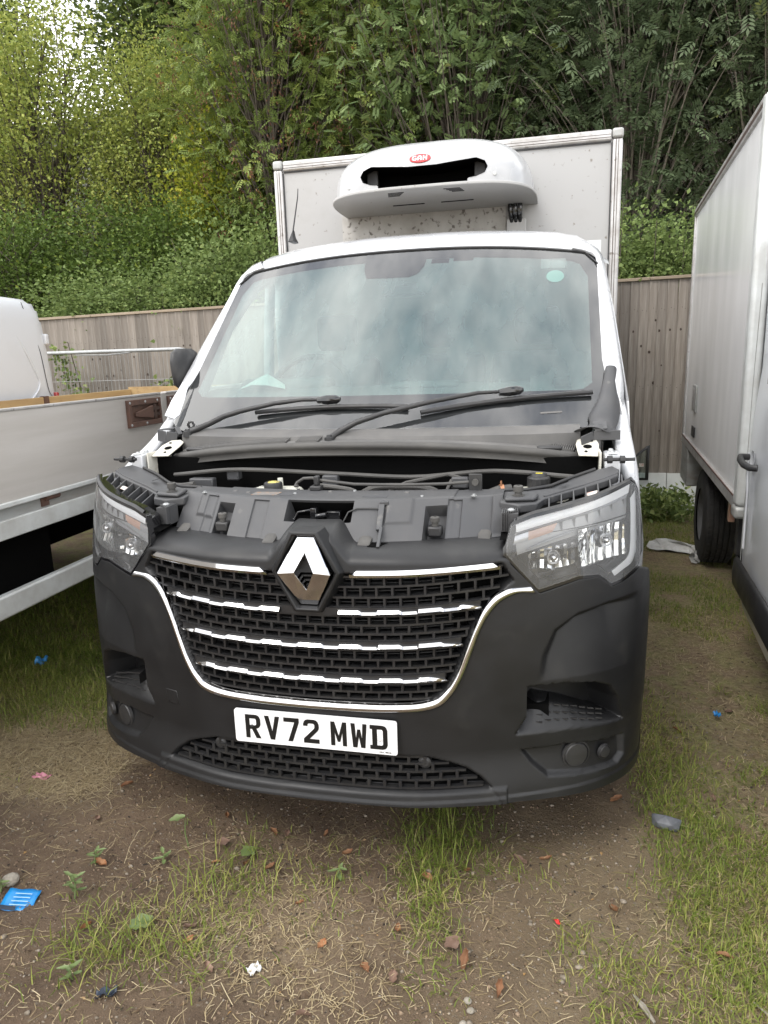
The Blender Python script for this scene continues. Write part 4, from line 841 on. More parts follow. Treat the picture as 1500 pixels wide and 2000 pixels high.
# --- box body
BX = obj('box_body', B().box(-1.07, 1.07, 2.86, 5.45, .95, 2.865), 'white_grp', TR, smooth=0)
b = B(); b.box(-1.035, 1.035, 2.846, 2.862, 1.0, 2.83); obj('front_panel', b, 'white_dirty', BX, smooth=0)
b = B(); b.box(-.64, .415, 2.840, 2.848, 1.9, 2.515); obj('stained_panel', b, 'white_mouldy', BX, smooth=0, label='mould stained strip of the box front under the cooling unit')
for s in (-1, 1):
    b = B(); b.box(min(s * 1.030, s * 1.088), max(s * 1.030, s * 1.088), 2.825, 2.90, .95, 2.825); r_ = obj('corner_rail', b, 'alu_rail', BX, bevel=.012, seg=3)
    b = B(); b.box(min(s * 1.047, s * 1.051), max(s * 1.047, s * 1.051), 2.8235, 2.8255, .96, 2.82); b.box(min(s * 1.062, s * 1.065), max(s * 1.062, s * 1.065), 2.8235, 2.8255, .96, 2.82); obj('rail_groove', b, 'rust_dark', r_, smooth=0)
    b = B(); b.box(min(s * 1.024, s * 1.030), max(s * 1.024, s * 1.030), 2.836, 2.85, .95, 2.806); obj('rail_seal', b, 'black_plastic', r_, smooth=0)
    b = B(); b.box(min(s * 1.026, s * 1.091), max(s * 1.026, s * 1.091), 2.820, 2.90, 2.826, 2.882); obj('corner_cap', b, 'grey_steel', BX, bevel=.014, seg=3)
b = B(); b.box(-1.025, 1.025, 2.825, 2.90, 2.815, 2.878); r_ = obj('top_rail', b, 'alu_rail', BX, bevel=.012, seg=3)
b = B(); b.box(-1.02, 1.02, 2.8235, 2.8255, 2.832, 2.835); b.box(-1.02, 1.02, 2.8235, 2.8255, 2.848, 2.850); obj('rail_groove', b, 'rust_dark', r_, smooth=0)
b = B(); b.box(-1.02, 1.02, 2.836, 2.85, 2.808, 2.815); obj('rail_seal', b, 'black_plastic', r_, smooth=0)
b = B(); b.box(.42, .535, 2.79, 2.846, 1.9, 2.415); obj('cable_trunking', b, 'white_dirty', BX, bevel=.004)
b = B()
for k in range(3): b.tube([(.440 + .03 * k, 2.78, 2.52), (.440 + .03 * k, 2.77, 2.46), (.450 + .025 * k, 2.80, 2.40)], .014, 8)
obj('cable_bundle', b, 'gloss_black', BX)
b = B(); b.box(-.42, -.30, 2.4, 5.3, .60, .80); b.box(.30, .42, 2.4, 5.3, .60, .80); b.box(-.9, .9, 4.05, 4.25, .30, .42); b.box(-1.0, 1.0, 3.0, 5.3, .85, .95); obj('chassis', b, 'deep_black', TR, smooth=0)

# --- cooling unit over the cab
def fr(th, bq, grow=1.0):
    c, s_ = math.cos(th), math.sin(th); n = 2 / 3.6; k = (max(0, 1 - bq ** 2.7)) ** (1 / 2.7); k2 = (max(0, 1 - bq ** 3.6)) ** (1 / 3.6)
    return Vector((-.585 * grow * math.copysign(abs(c) ** n, c) * k, 2.84 - .665 * grow * (abs(s_) ** n) * (k2 * .70 + .30 * (1 - bq ** 2.6)) , 2.512 + .325 * bq))
nth, nb_ = 640, 110
V = np.array([[fr(PI * (i + .0) / (nth - 1), math.sin(PI / 2 * j / (nb_ - 1))) for j in range(nb_)] for i in range(nth)])
OP = [(-.350, 2.592), (-.335, 2.622), (-.290, 2.640), (-.20, 2.630), (-.08, 2.618), (.08, 2.618), (.20, 2.630), (.290, 2.640), (.335, 2.622), (.350, 2.592), (.335, 2.560), (.290, 2.542), (.245, 2.536), (.245, 2.47), (-.245, 2.47), (-.245, 2.536), (-.290, 2.542), (-.335, 2.560)]
opd = []
for k in range(len(OP)):
    a, c = np.array(OP[k]), np.array(OP[(k + 1) % len(OP)])
    for q in range(5): opd.append(a + (c - a) * q / 5)
so_ = sdf(OP, V[..., 0], V[..., 2]); front = V[..., 1] < 2.50; e_ = .0006
gxx = (sdf(OP, V[..., 0] + e_, V[..., 2]) - sdf(OP, V[..., 0] - e_, V[..., 2])) / (2 * e_); gzz = (sdf(OP, V[..., 0], V[..., 2] + e_) - sdf(OP, V[..., 0], V[..., 2] - e_)) / (2 * e_)
snap = front & (np.abs(so_) < .0065); V[..., 0] -= np.where(snap, so_ * gxx, 0); V[..., 2] -= np.where(snap & (V[..., 2] > 2.516), so_ * gzz, 0)
ins_ = front & ((so_ > .0065) | snap)
ii, jj = np.meshgrid(np.arange(nth - 1), np.arange(nb_ - 1), indexing='ij')
Fq = np.stack([ii * nb_ + jj, (ii + 1) * nb_ + jj, (ii + 1) * nb_ + jj + 1, ii * nb_ + jj + 1], -1).reshape(-1, 4)
fi = ins_.ravel()[Fq].all(1); Fq = Fq[~fi]
me = fast_mesh('cooling_unit', V.reshape(-1, 3), Fq); CU = meshobj('cooling_unit', me, 'unit_white', TR, smooth=50)
Vf = V[front & ~ins_]
def shell_y(x, z): return float(Vf[np.argmin((Vf[:, 0] - x) ** 2 + (Vf[:, 2] - z) ** 2), 1])
opd = [p for p in opd if p[1] > 2.512]
b = B(); b.grid([[(p[0], shell_y(*p) + q, max(p[1], 2.514)) for p in opd] for q in (-.003, .004, .03, .25)], cv=True); b.box(-.42, .42, 2.40, 2.41, 2.515, 2.68); obj('air_intake', b, 'deep_black', CU, smooth=30)
for sx in (-1, 1): b = B(); b.box(min(sx * .27, sx * .335), max(sx * .27, sx * .335), 2.30, 2.33, 2.52, 2.66); obj('intake_baffle', b, 'black_plastic', CU, bevel=.006)
out = [fr(PI * i / 90, 0, 1.035) for i in range(91)]
b = B(); b.prism([(p.x, p.y, 2.516) for p in out], [(p.x, p.y, 2.500) for p in out]); obj('base_plate', b, 'white_dirty', CU, smooth=40, bevel=.004)
b = B()
for sx in (-1, 1):
    for k in range(4): b.bar((sx * .11 + sx * .012 * k, 2.225 + .026 * k, 2.4992), (sx * .20 + sx * .005 * k, 2.230 + .026 * k, 2.4992), .007, .003)
b.bar((-.24, 2.56, 2.4992), (-.05, 2.56, 2.4992), .016, .003); b.bar((.05, 2.56, 2.4992), (.24, 2.56, 2.4992), .016, .003); obj('drain_slot', b, 'deep_black', CU, smooth=0)
for x, z in ((-.425, 2.548), (.385, 2.552)):
    i = int(np.argmin(np.where(front, (V[..., 0] - x) ** 2 + (V[..., 2] - z) ** 2, 9))); p = V.reshape(-1, 3)[i]; b = B(); b.lathe([(.0003, -.006), (.009, -.006), (.011, -.003), (.0115, .012)], tuple(p), 'y', 14); obj('screw_cap', b, 'pale_steel', CU)
# red oval badge with white letters, lying on the shell
p0 = fr(PI / 2, .445); pu = (fr(PI / 2, .53) - fr(PI / 2, .36)).normalized(); nrm_ = pu.cross(Vector((1, 0, 0))); nrm_ = nrm_ if nrm_.y < 0 else -nrm_
cx = -.012
Mb = Matrix(((1, pu.x, nrm_.x, cx), (0, pu.y, nrm_.y, p0.y + nrm_.y * .003), (0, pu.z, nrm_.z, p0.z + nrm_.z * .003), (0, 0, 0, 1)))
BD = letter('badge', [[(.058 * math.cos(a), .028 * math.sin(a)) for a in [2 * PI * k / 40 for k in range(40)]]], 'logo_red', CU, Mb, .0025)
LET = {'G': [[(28, 34), (26, 40), (10, 40), (3, 35), (0, 27), (0, 13), (3, 5), (10, 0), (26, 0), (30, 5), (30, 22), (16, 22), (16, 16), (23, 16), (23, 7), (12, 7), (8, 11), (8, 29), (12, 33), (26, 33)]],
       'A': [[(0, 0), (8, 0), (8, 11), (20, 11), (20, 0), (28, 0), (28, 28), (24, 37), (17, 40), (11, 40), (4, 37), (0, 28)], [(8, 18), (8, 27), (11, 33), (17, 33), (20, 27), (20, 18)]],
       'H': [[(0, 0), (8, 0), (8, 15), (20, 15), (20, 0), (28, 0), (28, 40), (20, 40), (20, 23), (8, 23), (8, 40), (0, 40)]]}
for k, ch in enumerate('GAH'):
    letter('badge_letter', [[(x * .001 * .82 - .043 + k * .0295, y * .001 * .80 - .016) for x, y in g] for g in LET[ch]], 'logo_white', BD, Matrix.Translation((0, 0, .0036)), .0006)

# folded paper on the dashboard is a thing of its own
b = B(); b.add([(-.71, 1.20, 1.492), (-.64, 1.24, 1.535), (-.585, 1.25, 1.558), (-.505, 1.25, 1.508), (-.635, 1.18, 1.512), (-.56, 1.18, 1.508), (-.48, 1.19, 1.490)], [(0, 4, 1), (1, 4, 2), (4, 5, 2), (5, 3, 2), (5, 6, 3)])
o = obj('paper_sheet', b, 'paper_mint', None, smooth=0, solid=.001); tag(o, 'crumpled pale mint paper lying on the truck dashboard behind the windscreen', 'paper')
# =================================================================== feather-edge board fence
FE = thing('wooden_fence', 'weathered grey-brown board fence with pale capping below the wooded bank', 'fence', (0, 5.75, 0))
rf = random.Random(3)
def fence_top(x): return 2.250 + .0135 * x
plank_meshes = []
for v in range(7):
    b = B(); w = .098; h = 2.14; n = 5; P = []
    for k in range(n + 1):                                  # wedge section with a slight warp
        z = h * k / n; wy = .003 * math.sin(k * 1.3 + v * 2.1)
        P.append([(0, -.018 + wy, z), (w, -.005 + wy, z), (w, .004 + wy, z), (0, .004 + wy, z)])
    b.grid(P, cv=True); b.f.append((0, 3, 2, 1)); o4 = len(b.v) - 4; b.f.append((o4, o4 + 1, o4 + 2, o4 + 3)); nw = len(b.f)
    me = None; r7 = random.Random(v)
    knots = []
    for zz in (1.86, 1.12, .42): knots += [(.035 + r7.uniform(-.008, .008), zz + r7.uniform(-.02, .02), .0035, .0035), (.068, zz + r7.uniform(-.02, .02), .003, .003)]
    for k in range(r7.randint(1, 3)): knots.append((r7.uniform(.02, .08), r7.uniform(.3, 2.0), r7.uniform(.006, .013), r7.uniform(.009, .018)))
    for kx, kz, ra, rb in knots:
        b.add([(kx + ra * math.cos(a), -.0215 + (kx / w) * .013, kz + rb * math.sin(a)) for a in [2 * PI * q / 8 for q in range(8)]], [tuple(range(8))])
    me = bpy.data.meshes.new('plank'); me.from_pydata(b.v, [], b.f); me.materials.append(MATS['wood_fence']); me.materials.append(MATS['knot'])
    for p in me.polygons: p.material_index = 1 if p.index >= nw else 0
    me.update(); plank_meshes.append(me)
x = -6.6
while x < 3.6:
    o = bpy.data.objects.new('plank', rf.choice(plank_meshes)); COL.objects.link(o); o.parent = FE
    o.location = (x, rf.uniform(-.003, .003), fence_top(x) - 2.14 - .012); o.rotation_euler = (0, rf.uniform(-.004, .004), 0)
    x += .0875 + rf.uniform(-.004, .004)
for k in range(5):
    xa, xb2 = -6.6 + k * 2.06, -6.6 + (k + 1) * 2.06 - .006
    b = B(); b.bar((xa, 5.745, fence_top(xa) + .004), (xb2, 5.745, fence_top(xb2) + .004), .060, .028); obj('capping', b, 'wood_cap', FE, bevel=.003)
b = B()
for z in (.45, 1.15, 1.9): b.box(-6.6, 3.6, 5.762, 5.81, z, z + .08)
obj('rail', b, 'wood_cap', FE, smooth=0)
for k in range(5): b = B(); b.box(-6.0 + k * 2.2, -5.9 + k * 2.2, 5.815, 5.915, 0, 2.1); obj('post', b, 'wood_fence', FE, smooth=0)

# white boards at the foot of the fence
for k, (xa, xe) in enumerate(((.85, 1.878), (1.884, 2.62))):
    b = B(); zt_ = .365 - .004 * k
    b.prism([(xa, 5.62, 0.0), (xe, 5.62, 0.0), (xe, 5.70, zt_), (xa, 5.70, zt_)], [(xa, 5.635, 0.0), (xe, 5.635, 0.0), (xe, 5.715, zt_), (xa, 5.715, zt_)])
    o = obj('white_board', b, 'board_white', None, smooth=0, bevel=.003); tag(o, ['white board leaning at the fence foot, the one nearer the refrigerated truck', 'white board leaning at the fence foot, the one running behind the black tyre'][k], 'board', 'white boards along the fence')
# quarter glass leaning there
QG = thing('vehicle_window_panel', 'dark framed vehicle quarter window with small stickers leaning on the fence', 'window panel', (1.6, 5.66, .30))
b = B(); q = [(1.50, .30), (1.70, .30), (1.70, .66), (1.665, .645), (1.58, .57), (1.50, .48)]; qi = [(1.515, .32), (1.672, .32), (1.672, .615), (1.65, .605), (1.585, .55), (1.515, .475)]
b.grid([[(x, 5.645, z) for x, z in q], [(x, 5.640, z) for x, z in qi], [(x, 5.655, z) for x, z in qi]], cv=True); obj('frame', b, 'black_plastic', QG, solid=.006)
b = B(); b.add([(x, 5.652, z) for x, z in qi], [tuple(range(6))]); obj('pane', b, 'side_glass', QG, smooth=0)
for (xa, xe, za, ze) in ((1.605, 1.650, .44, .475), (1.578, 1.604, .395, .425)): b = B(); b.box(xa, xe, 5.634, 5.637, za, ze); obj('sticker', b, 'sticker_label', QG, smooth=0)

# galvanised barrier panel in front of the fence
BA = thing('barrier_panel', 'galvanised tube and wire barrier panel standing before the fence', 'barrier', (-4.3, 5.45, 0))
b = B(); pts = [(-5.9, 5.45, 1.78), (-3.30, 5.45, 1.772), (-3.22, 5.45, 1.755), (-3.165, 5.45, 1.70), (-3.15, 5.45, 1.62), (-3.15, 5.45, .10)]; b.tube(pts, .021, 10); obj('tube_frame', b, 'galvanised', BA)
b = B()
for z in (1.45, 1.12, .8, .5, .2): b.tube([(-5.9, 5.452, z), (-3.15, 5.452, z)], .0022, 5)
for k in range(56): xx = -5.88 + k * .0485; b.tube([(xx, 5.447, .12), (xx, 5.447, 1.775)], .0018, 4, cap=False)
o = obj('wire_mesh', b, 'galvanised', BA); o['kind'] = 'stuff'
b = B(); b.tube([(-4.6, 5.445, 1.745), (-4.2, 5.44, 1.735), (-3.9, 5.44, 1.755)], .008, 6); obj('tie_wire', b, 'galvanised', BA)

# =================================================================== dropside flatbed truck on the left
FB = thing('flatbed_truck', 'flatbed truck with brushed aluminium dropside and rust-brown latches, left of the refrigerated truck', 'truck', (-2.5, 1.5, 0))
XS = -1.60
for (ya, ye, nm) in ((-1.4, 2.030, 'dropside_panel'), (2.095, 4.6, 'dropside_panel')):
    b = B(); b.box(XS - .03, XS, ya, ye, 1.052, 1.442); P_ = obj(nm, b, 'alu_panel', FB, bevel=.004)
    b = B(); b.box(XS - .034, XS + .006, ya, ye, 1.440, 1.452); obj('top_edge', b, 'alu_rail', P_, bevel=.003)
    b = B(); b.box(XS - .03, XS + .012, ya, ye, 1.030, 1.054); obj('bottom_edge', b, 'pale_steel', P_, bevel=.005)
b = B(); b.box(XS - .035, XS + .004, 2.034, 2.091, .95, 1.446); obj('stake_post', b, 'alu_panel', FB, bevel=.004)
def latch_plate(y0, y1, z0, z1, flip=1):
    b = B(); m_ = .030
    o_ = [(y0, z0), (y1, z0), (y1, z1), (y0, z1)]; i_ = [(y0 + m_, z0 + m_), (y1 - m_ * .5, z0 + m_), (y1 - m_ * .5, z1 - m_), (y0 + m_, z1 - m_)]
    b.grid([[(XS + .001, y, z) for y, z in o_], [(XS + .020, y, z) for y, z in o_], [(XS + .020, y, z) for y, z in i_], [(XS + .003, y, z) for y, z in i_]], cv=True); b.f.append((12, 13, 14, 15))
    L_ = obj('latch', b, 'rust_brown', FB, smooth=20, bevel=.002)
    b = B(); b.prism([(XS + .016, y0 + .075, z0 + .058), (XS + .026, y1 - .10, z0 + .036), (XS + .026, y1 - .10, z1 - .040), (XS + .016, y0 + .075, z1 - .072)], [(XS + .006, y0 + .075, z0 + .058), (XS + .006, y1 - .10, z0 + .036), (XS + .006, y1 - .10, z1 - .040), (XS + .006, y0 + .075, z1 - .072)])
    obj('latch_handle', b, 'rust_brown', L_, bevel=.004)
    b = B(); b.tube([(XS + .018, y1 - .075, z0 + .036), (XS + .018, y1 - .075, z1 - .036)], .010, 8); b.box(XS + .002, XS + .024, y1 - .115, y1 - .03, z0 + .05, z0 + .068); b.box(XS + .002, XS + .024, y1 - .115, y1 - .03, z1 - .068, z1 - .05); obj('latch_hinge', b, 'rust_dark', L_)
    for y, z in ((y0 + .015, z0 + .015), (y0 + .015, z1 - .015), ((y0 + y1) / 2, z1 - .015), ((y0 + y1) / 2, z0 + .015), (y1 - .04, z1 - .015)):
        b = B(); b.lathe([(.0003, .004), (.006, .003), (.008, 0)], (XS + .020, y, z), 'x', 10); obj('rivet', b, 'galvanised', L_)
latch_plate(1.655, 2.000, 1.272, 1.425); latch_plate(2.10, 2.45, 1.272, 1.425)
b = B(); b.box(XS - .055, XS - .018, -1.4, 4.6, .975, 1.032); SR = obj('side_rail', b, 'grey_steel', FB, smooth=0)
for y in (.98, 2.6, -.5): 
    b = B(); b.tube([(XS - .012, y - .05, 1.022), (XS - .012, y + .05, 1.022)], .015, 10); b.box(XS - .03, XS - .01, y - .07, y - .02, .985, 1.03); obj('hinge', b, 'rust_brown', SR)
b = B(); b.box(XS - .05, XS - .002, -1.4, 4.6, .893, .977); obj('lower_rail', b, 'pale_steel', FB, bevel=.004)
b = B(); b.box(-3.42, XS - .05, -1.4, 4.6, .96, 1.03); obj('bed_floor', b, 'plywood', FB, smooth=0)
for ya, ye in ((-1.4, 3.30), (3.36, 4.6)):
    b = B(); b.box(-3.44, -3.41, ya, ye, 1.03, 1.378); obj('far_board', b, 'plywood', FB, bevel=.003)
b = B(); b.box(-3.45, -3.405, 3.30, 3.36, 1.03, 1.385); obj('far_post', b, 'rust_brown', FB, smooth=0)
b = B(); b.box(-3.44, XS - .03, 4.6, 4.63, .96, 1.40); obj('end_board', b, 'plywood', FB, smooth=0)
b = B(); b.box(XS - .055, XS - .012, -1.0, 1.75, .548, .650); SG = obj('side_guard', b, 'pale_steel', FB, bevel=.010, seg=3)
b = B(); b.box(XS - .10, XS - .05, .2, .26, .55, .95); b.box(XS - .10, XS - .05, 1.5, 1.56, .55, .95); obj('guard_bracket', b, 'deep_black', SG, smooth=0)
b = B(); b.box(-2.9, -2.75, -1.4, 4.6, .62, .90); b.box(-2.25, -2.1, -1.4, 4.6, .62, .90); b.box(-3.3, -1.75, .3, .5, .80, .92); b.box(-3.3, -1.75, 2.0, 2.2, .80, .92); b.box(-2.1, -1.75, .6, 1.1, .55, .9); obj('chassis', b, 'deep_black', FB, smooth=0)
for yy, xw in ((2.35, -1.82), (2.35, -3.2)):
    b = B(); b.lathe([(.20, -.12), (.31, -.12), (.355, -.10), (.365, -.06), (.365, .06), (.355, .10), (.31, .12), (.20, .12)], (xw, yy, .365), 'x', 36); WH = obj('wheel', b, 'tyre', FB, smooth=50)
    b = B(); b.lathe([(.0005, .04), (.10, .04), (.16, .02), (.20, .10), (.205, .09)], (xw, yy, .365), 'x', 28); obj('rim', b, 'wheel_steel', WH)

# =================================================================== white panel van behind the flatbed
VN = thing('panel_van', 'white panel van with pressed side panel and rear door hinge, behind the flatbed', 'van', (-4.5, 1.5, 0))
ys = [-1.6, 0.5, 2.0, 3.0, 3.26, 3.38, 3.46, 3.51, 3.545, 3.57, 3.585, 3.60]; top = [2.215, 2.215, 2.215, 2.213, 2.21, 2.20, 2.18, 2.15, 2.09, 2.0, 1.9, 1.6]
b = B(); P = []
for y, zt_ in zip(ys, top):
    k = (y > 3.5) * (y - 3.5) * .25; half = [(0, .35), (.015, .60), (0, 1.30), (-.02, 1.75), (-.035, 2.00), (-.048, 2.09), (-.070, 2.145), (-.115, 2.182), (-.22, 2.200), (-.9, 2.215)]
    sec = [(-3.5 + dx - k, min(z, zt_ - .012 * (2.215 - z))) for dx, z in half]; sec += [(-8.8 - x, z) for x, z in sec[::-1]]
    P.append([(x, y, z) for x, z in sec])
b.grid(P); o0 = (len(P) - 1) * len(P[0]); b.f.append(tuple(o0 + i for i in range(len(P[0])))); BODY = obj('body', b, 'van_white', VN, smooth=40)
vx = lambda z: -3.5 + float(np.interp(z, [.6, 1.3, 1.75, 1.98], [.015, 0, -.02, -.055]))
q = [(2.2, 1.93), (3.10, 1.945), (3.19, 1.92), (3.24, 1.86), (3.38, 1.56), (3.40, 1.50), (3.38, 1.45), (3.20, 1.32), (3.12, 1.30), (2.2, 1.295)]
qq = dens(q, 5); b = B(); b.tube([(vx(z) + .004, y, z) for y, z in qq], .009, 6); obj('pressed_panel_edge', b, 'van_white', BODY, smooth=60)
b = B(); b.tube([(vx(z) + .003, y, z) for y, z in dens([(3.36, 2.15), (3.43, 1.95), (3.47, 1.75), (3.50, 1.42), (3.58, 1.33)], 5)], .0028, 5); obj('door_seam', b, 'black_plastic', BODY)
b = B(); b.box(-3.58, -3.515, 3.56, 3.605, 1.81, 1.90); obj('door_hinge', b, 'van_white', VN, bevel=.012); b = B(); b.box(-3.56, -3.525, 3.605, 3.612, 1.83, 1.885); obj('door_hinge', b, 'black_plastic', VN)
b = B(); b.box(-3.60, -3.495, 3.58, 3.618, 1.05, 1.405); obj('tail_light', b, 'red_lens', VN, bevel=.01)
for yy in (-.4, 2.7):
    b = B(); b.lathe([(.19, -.11), (.30, -.115), (.335, -.10), (.34, -.06), (.34, .06), (.335, .10), (.30, .115), (.19, .11)], (-3.64, yy, .34), 'x', 32); obj('wheel', b, 'tyre', VN, smooth=50)

# =================================================================== box truck on the right, turned a little towards us
RT = thing('box_truck', 'white box truck cut off by the right edge, its glossy box side facing us', 'truck', (1.66, 2.06, 0), -math.atan(.0814), world=False)
b = B(); b.box(.004, 2.08, .03, 2.98, .84, 2.72); BX2 = obj('box_side', b, 'grp_gloss' if 'grp_gloss' in MATS else 'white_grp', RT, smooth=0)
b = B(); b.box(-.012, .05, .02, 3.0, 2.70, 2.765); obj('cant_rail', b, 'alu_rail', BX2, bevel=.008)
b = B(); b.box(-.014, .0, .02, 3.0, 2.715, 2.735); obj('rail_groove', b, 'rust_dark', BX2, smooth=0)
b = B(); b.box(-.014, .05, .02, 3.0, .775, .845); obj('bottom_rail', b, 'alu_rail', BX2, bevel=.006)
b = B(); b.box(-.0165, -.012, .05, 2.98, .838, .846); obj('rail_groove', b, 'rust_brown', BX2, smooth=0)
b = B(); b.box(-.016, .06, -.055, .045, .80, 2.76); obj('front_post', b, 'pale_steel', BX2, bevel=.022, seg=4)
b = B(); b.box(-.022, .064, -.062, .052, .735, .80); obj('post_foot', b, 'grey_steel', BX2, bevel=.018, seg=3)
b = B(); b.box(-.010, .03, 2.95, 3.01, .79, 2.75); obj('rear_post', b, 'alu_rail', BX2, bevel=.006)
b = B(); b.box(-.010, .004, 2.10, 2.33, 1.105, 1.315); V_ = obj('vent_cover', b, 'grey_steel', BX2, bevel=.004)
b = B(); b.box(-.014, -.009, 2.125, 2.205, 1.125, 1.295); b.box(-.014, -.009, 2.225, 2.305, 1.125, 1.295); obj('vent_louvre', b, 'alu_rail', V_, bevel=.003)
b = B(); b.box(-.008, .004, 2.12, 2.30, .905, .985); obj('side_marker', b, 'black_plastic', BX2, bevel=.004)
b = B(); b.box(.05, .085, .55, .60, .58, .72); obj('side_reflector', b, 'amber', RT, bevel=.004)
for xw in (.14, .42):
    prof = [(.20, -.11), (.31, -.112), (.345, -.10), (.358, -.085)]
    for k, gx in enumerate((-.052, -.017, .017, .052)): prof += [(.360, gx - .006), (.348, gx - .004), (.348, gx + .004), (.360, gx + .006)]
    prof += [(.358, .085), (.345, .10), (.31, .112), (.20, .11)]
    b = B(); b.lathe(prof, (xw, 1.75, .36), 'x', 64)
    WH = obj('wheel', b, 'tyre', RT, smooth=30)
    b = B()
    for k in range(56):
        a = 2 * PI * k / 56
        for gx in (-.035, .0, .035, .075, -.075):
            aa = a + gx * 1.5; c_, s_ = math.cos(aa), math.sin(aa); b.bar((xw + gx - .013, 1.75 + .3605 * c_, .36 + .3605 * s_), (xw + gx + .013, 1.75 + .3605 * c_, .36 + .3605 * s_), .022, .004, up=(0, c_, s_))
    o = obj('tread', b, 'tyre', WH, smooth=0); o['kind'] = 'stuff'
    b = B(); b.lathe([(.0005, -.02), (.10, -.02), (.15, .0), (.19, -.09), (.20, -.10)], (xw, 1.75, .36), 'x', 28); obj('rim', b, 'wheel_steel', WH)
b = B(); b.box(.08, 1.9, .1, 2.9, .66, .78); b.box(.55, .7, -1, 2.9, .45, .68); obj('chassis', b, 'deep_black', RT, smooth=0)
b = B(); b.box(-.01, .5, 2.45, 2.95, .45, .775); obj('rear_bumper_box', b, 'grey_steel', RT, bevel=.01)
b = B(); b.box(.03, .10, .10, .16, .50, .74); obj('mud_flap', b, 'black_plastic', RT)
# its cab: flank by stations along the truck
cs = [(.20, .06), (.28, .025), (.40, .010), (.55, .006), (.70, .0), (1.0, .0), (1.3, .012), (1.5, .03), (1.8, .06), (2.05, .10), (2.2, .16)]
b = B(); P = []
for y, ins in ((-.02, .07), (-.045, .028), (-.075, .012), (-.11, .006), (-.6, 0), (-1.10, 0)): P.append([(.012 + dx + ins, y, z) for z, dx in cs])
b.grid(P); CB = obj('cab_side', b, 'van_white', RT, smooth=50)
pf = [(-.03, .32), (-.03, 2.10), (-.30, 2.17), (-.75, 2.15), (-.95, 2.06), (-1.62, 1.36), (-2.12, 1.18), (-2.27, .98), (-2.30, .62), (-1.80, .60), (-1.65, .85), (-1.35, .85), (-1.15, .60), (-1.10, .32)]
b = B(); b.prism([(.055, y, z) for y, z in pf], [(1.945, y, z) for y, z in pf]); CC = obj('cab_core', b, 'van_white', RT, smooth=30, bevel=.045, seg=3)
b = B(); b.add([(.16, -1.565, 1.44), (1.84, -1.565, 1.44), (1.74, -1.01, 2.02), (.26, -1.01, 2.02)], [(0, 1, 2, 3)]); obj('windscreen', b, 'gloss_black', CC, smooth=0, solid=.012, off=1)
b = B(); b.add([(.045, -.30, 1.42), (.045, -1.38, 1.42), (.045, -.98, 1.95), (.045, -.30, 1.98)], [(0, 1, 2, 3)]); obj('side_window', b, 'gloss_black', CC, smooth=0, solid=.01)
b = B(); b.box(.05, 1.95, -2.40, -1.85, .28, .80); obj('bumper', b, 'bumper_plastic', CC, bevel=.07, seg=3)
b = B(); b.box(.55, 1.45, -2.335, -2.26, .84, 1.04); obj('grille', b, 'grille_plastic', CC, bevel=.02)
for xx in (.10, 1.58):
    b = B(); b.box(xx, xx + .32, -2.33, -2.12, .84, 1.10); obj('headlight', b, 'drl_grey', CC, bevel=.04, seg=3)
for xx in (.16, 1.80):
    b = B(); b.lathe([(.20, -.11), (.31, -.112), (.345, -.10), (.355, -.06), (.355, .06), (.345, .10), (.31, .112), (.20, .11)], (xx, -1.50, .36), 'x', 36); obj('wheel', b, 'tyre', RT, smooth=40)
b = B(); P = []
for y in (-.065, -.10, -.6, -1.09): P.append([(.014, y, .390), (-.010 + .02 * (y > -.07), y, .405), (-.014 + .02 * (y > -.07), y, .45), (-.010 + .02 * (y > -.07), y, .535), (.006, y, .548)])
b.grid(P); obj('rub_strip', b, 'bumper_plastic', CB, smooth=50, solid=.004)
b = B(); b.tube(dens([(-.13, .66), (-.125, .80), (-.135, .95), (-.15, 1.05), (-.16, 1.30)], 4).tolist() and [(.010, y, z) for y, z in dens([(-.155, .50), (-.150, .78), (-.16, .93), (-.13, 1.0), (-.125, 1.35), (-.16, 1.9)], 5)], .002, 5); obj('door_seam', b, 'grey_steel', CB)
b = B(); b.tube([(.009, y, z) for y, z in dens([(-.205, .62), (-.20, .90), (-.175, 1.0), (-.17, 1.10)], 5)], .006, 6); obj('pressed_edge', b, 'van_white', CB)
b = B(); b.tube(dens([(0, 0), (1, 1)], 2).tolist() and [(.0, -.225, 1.085), (-.038, -.235, 1.088), (-.046, -.28, 1.08), (-.046, -.38, 1.07), (-.03, -.44, 1.065), (.0, -.45, 1.065)], .016, 10); obj('door_handle', b, 'black_plastic', CB, smooth=60)
b = B(); b.lathe([(.0004, .006), (.04, .004), (.052, -.002)], (.004, -.30, 1.075), 'x', 20); obj('handle_recess', b, 'van_white', CB)
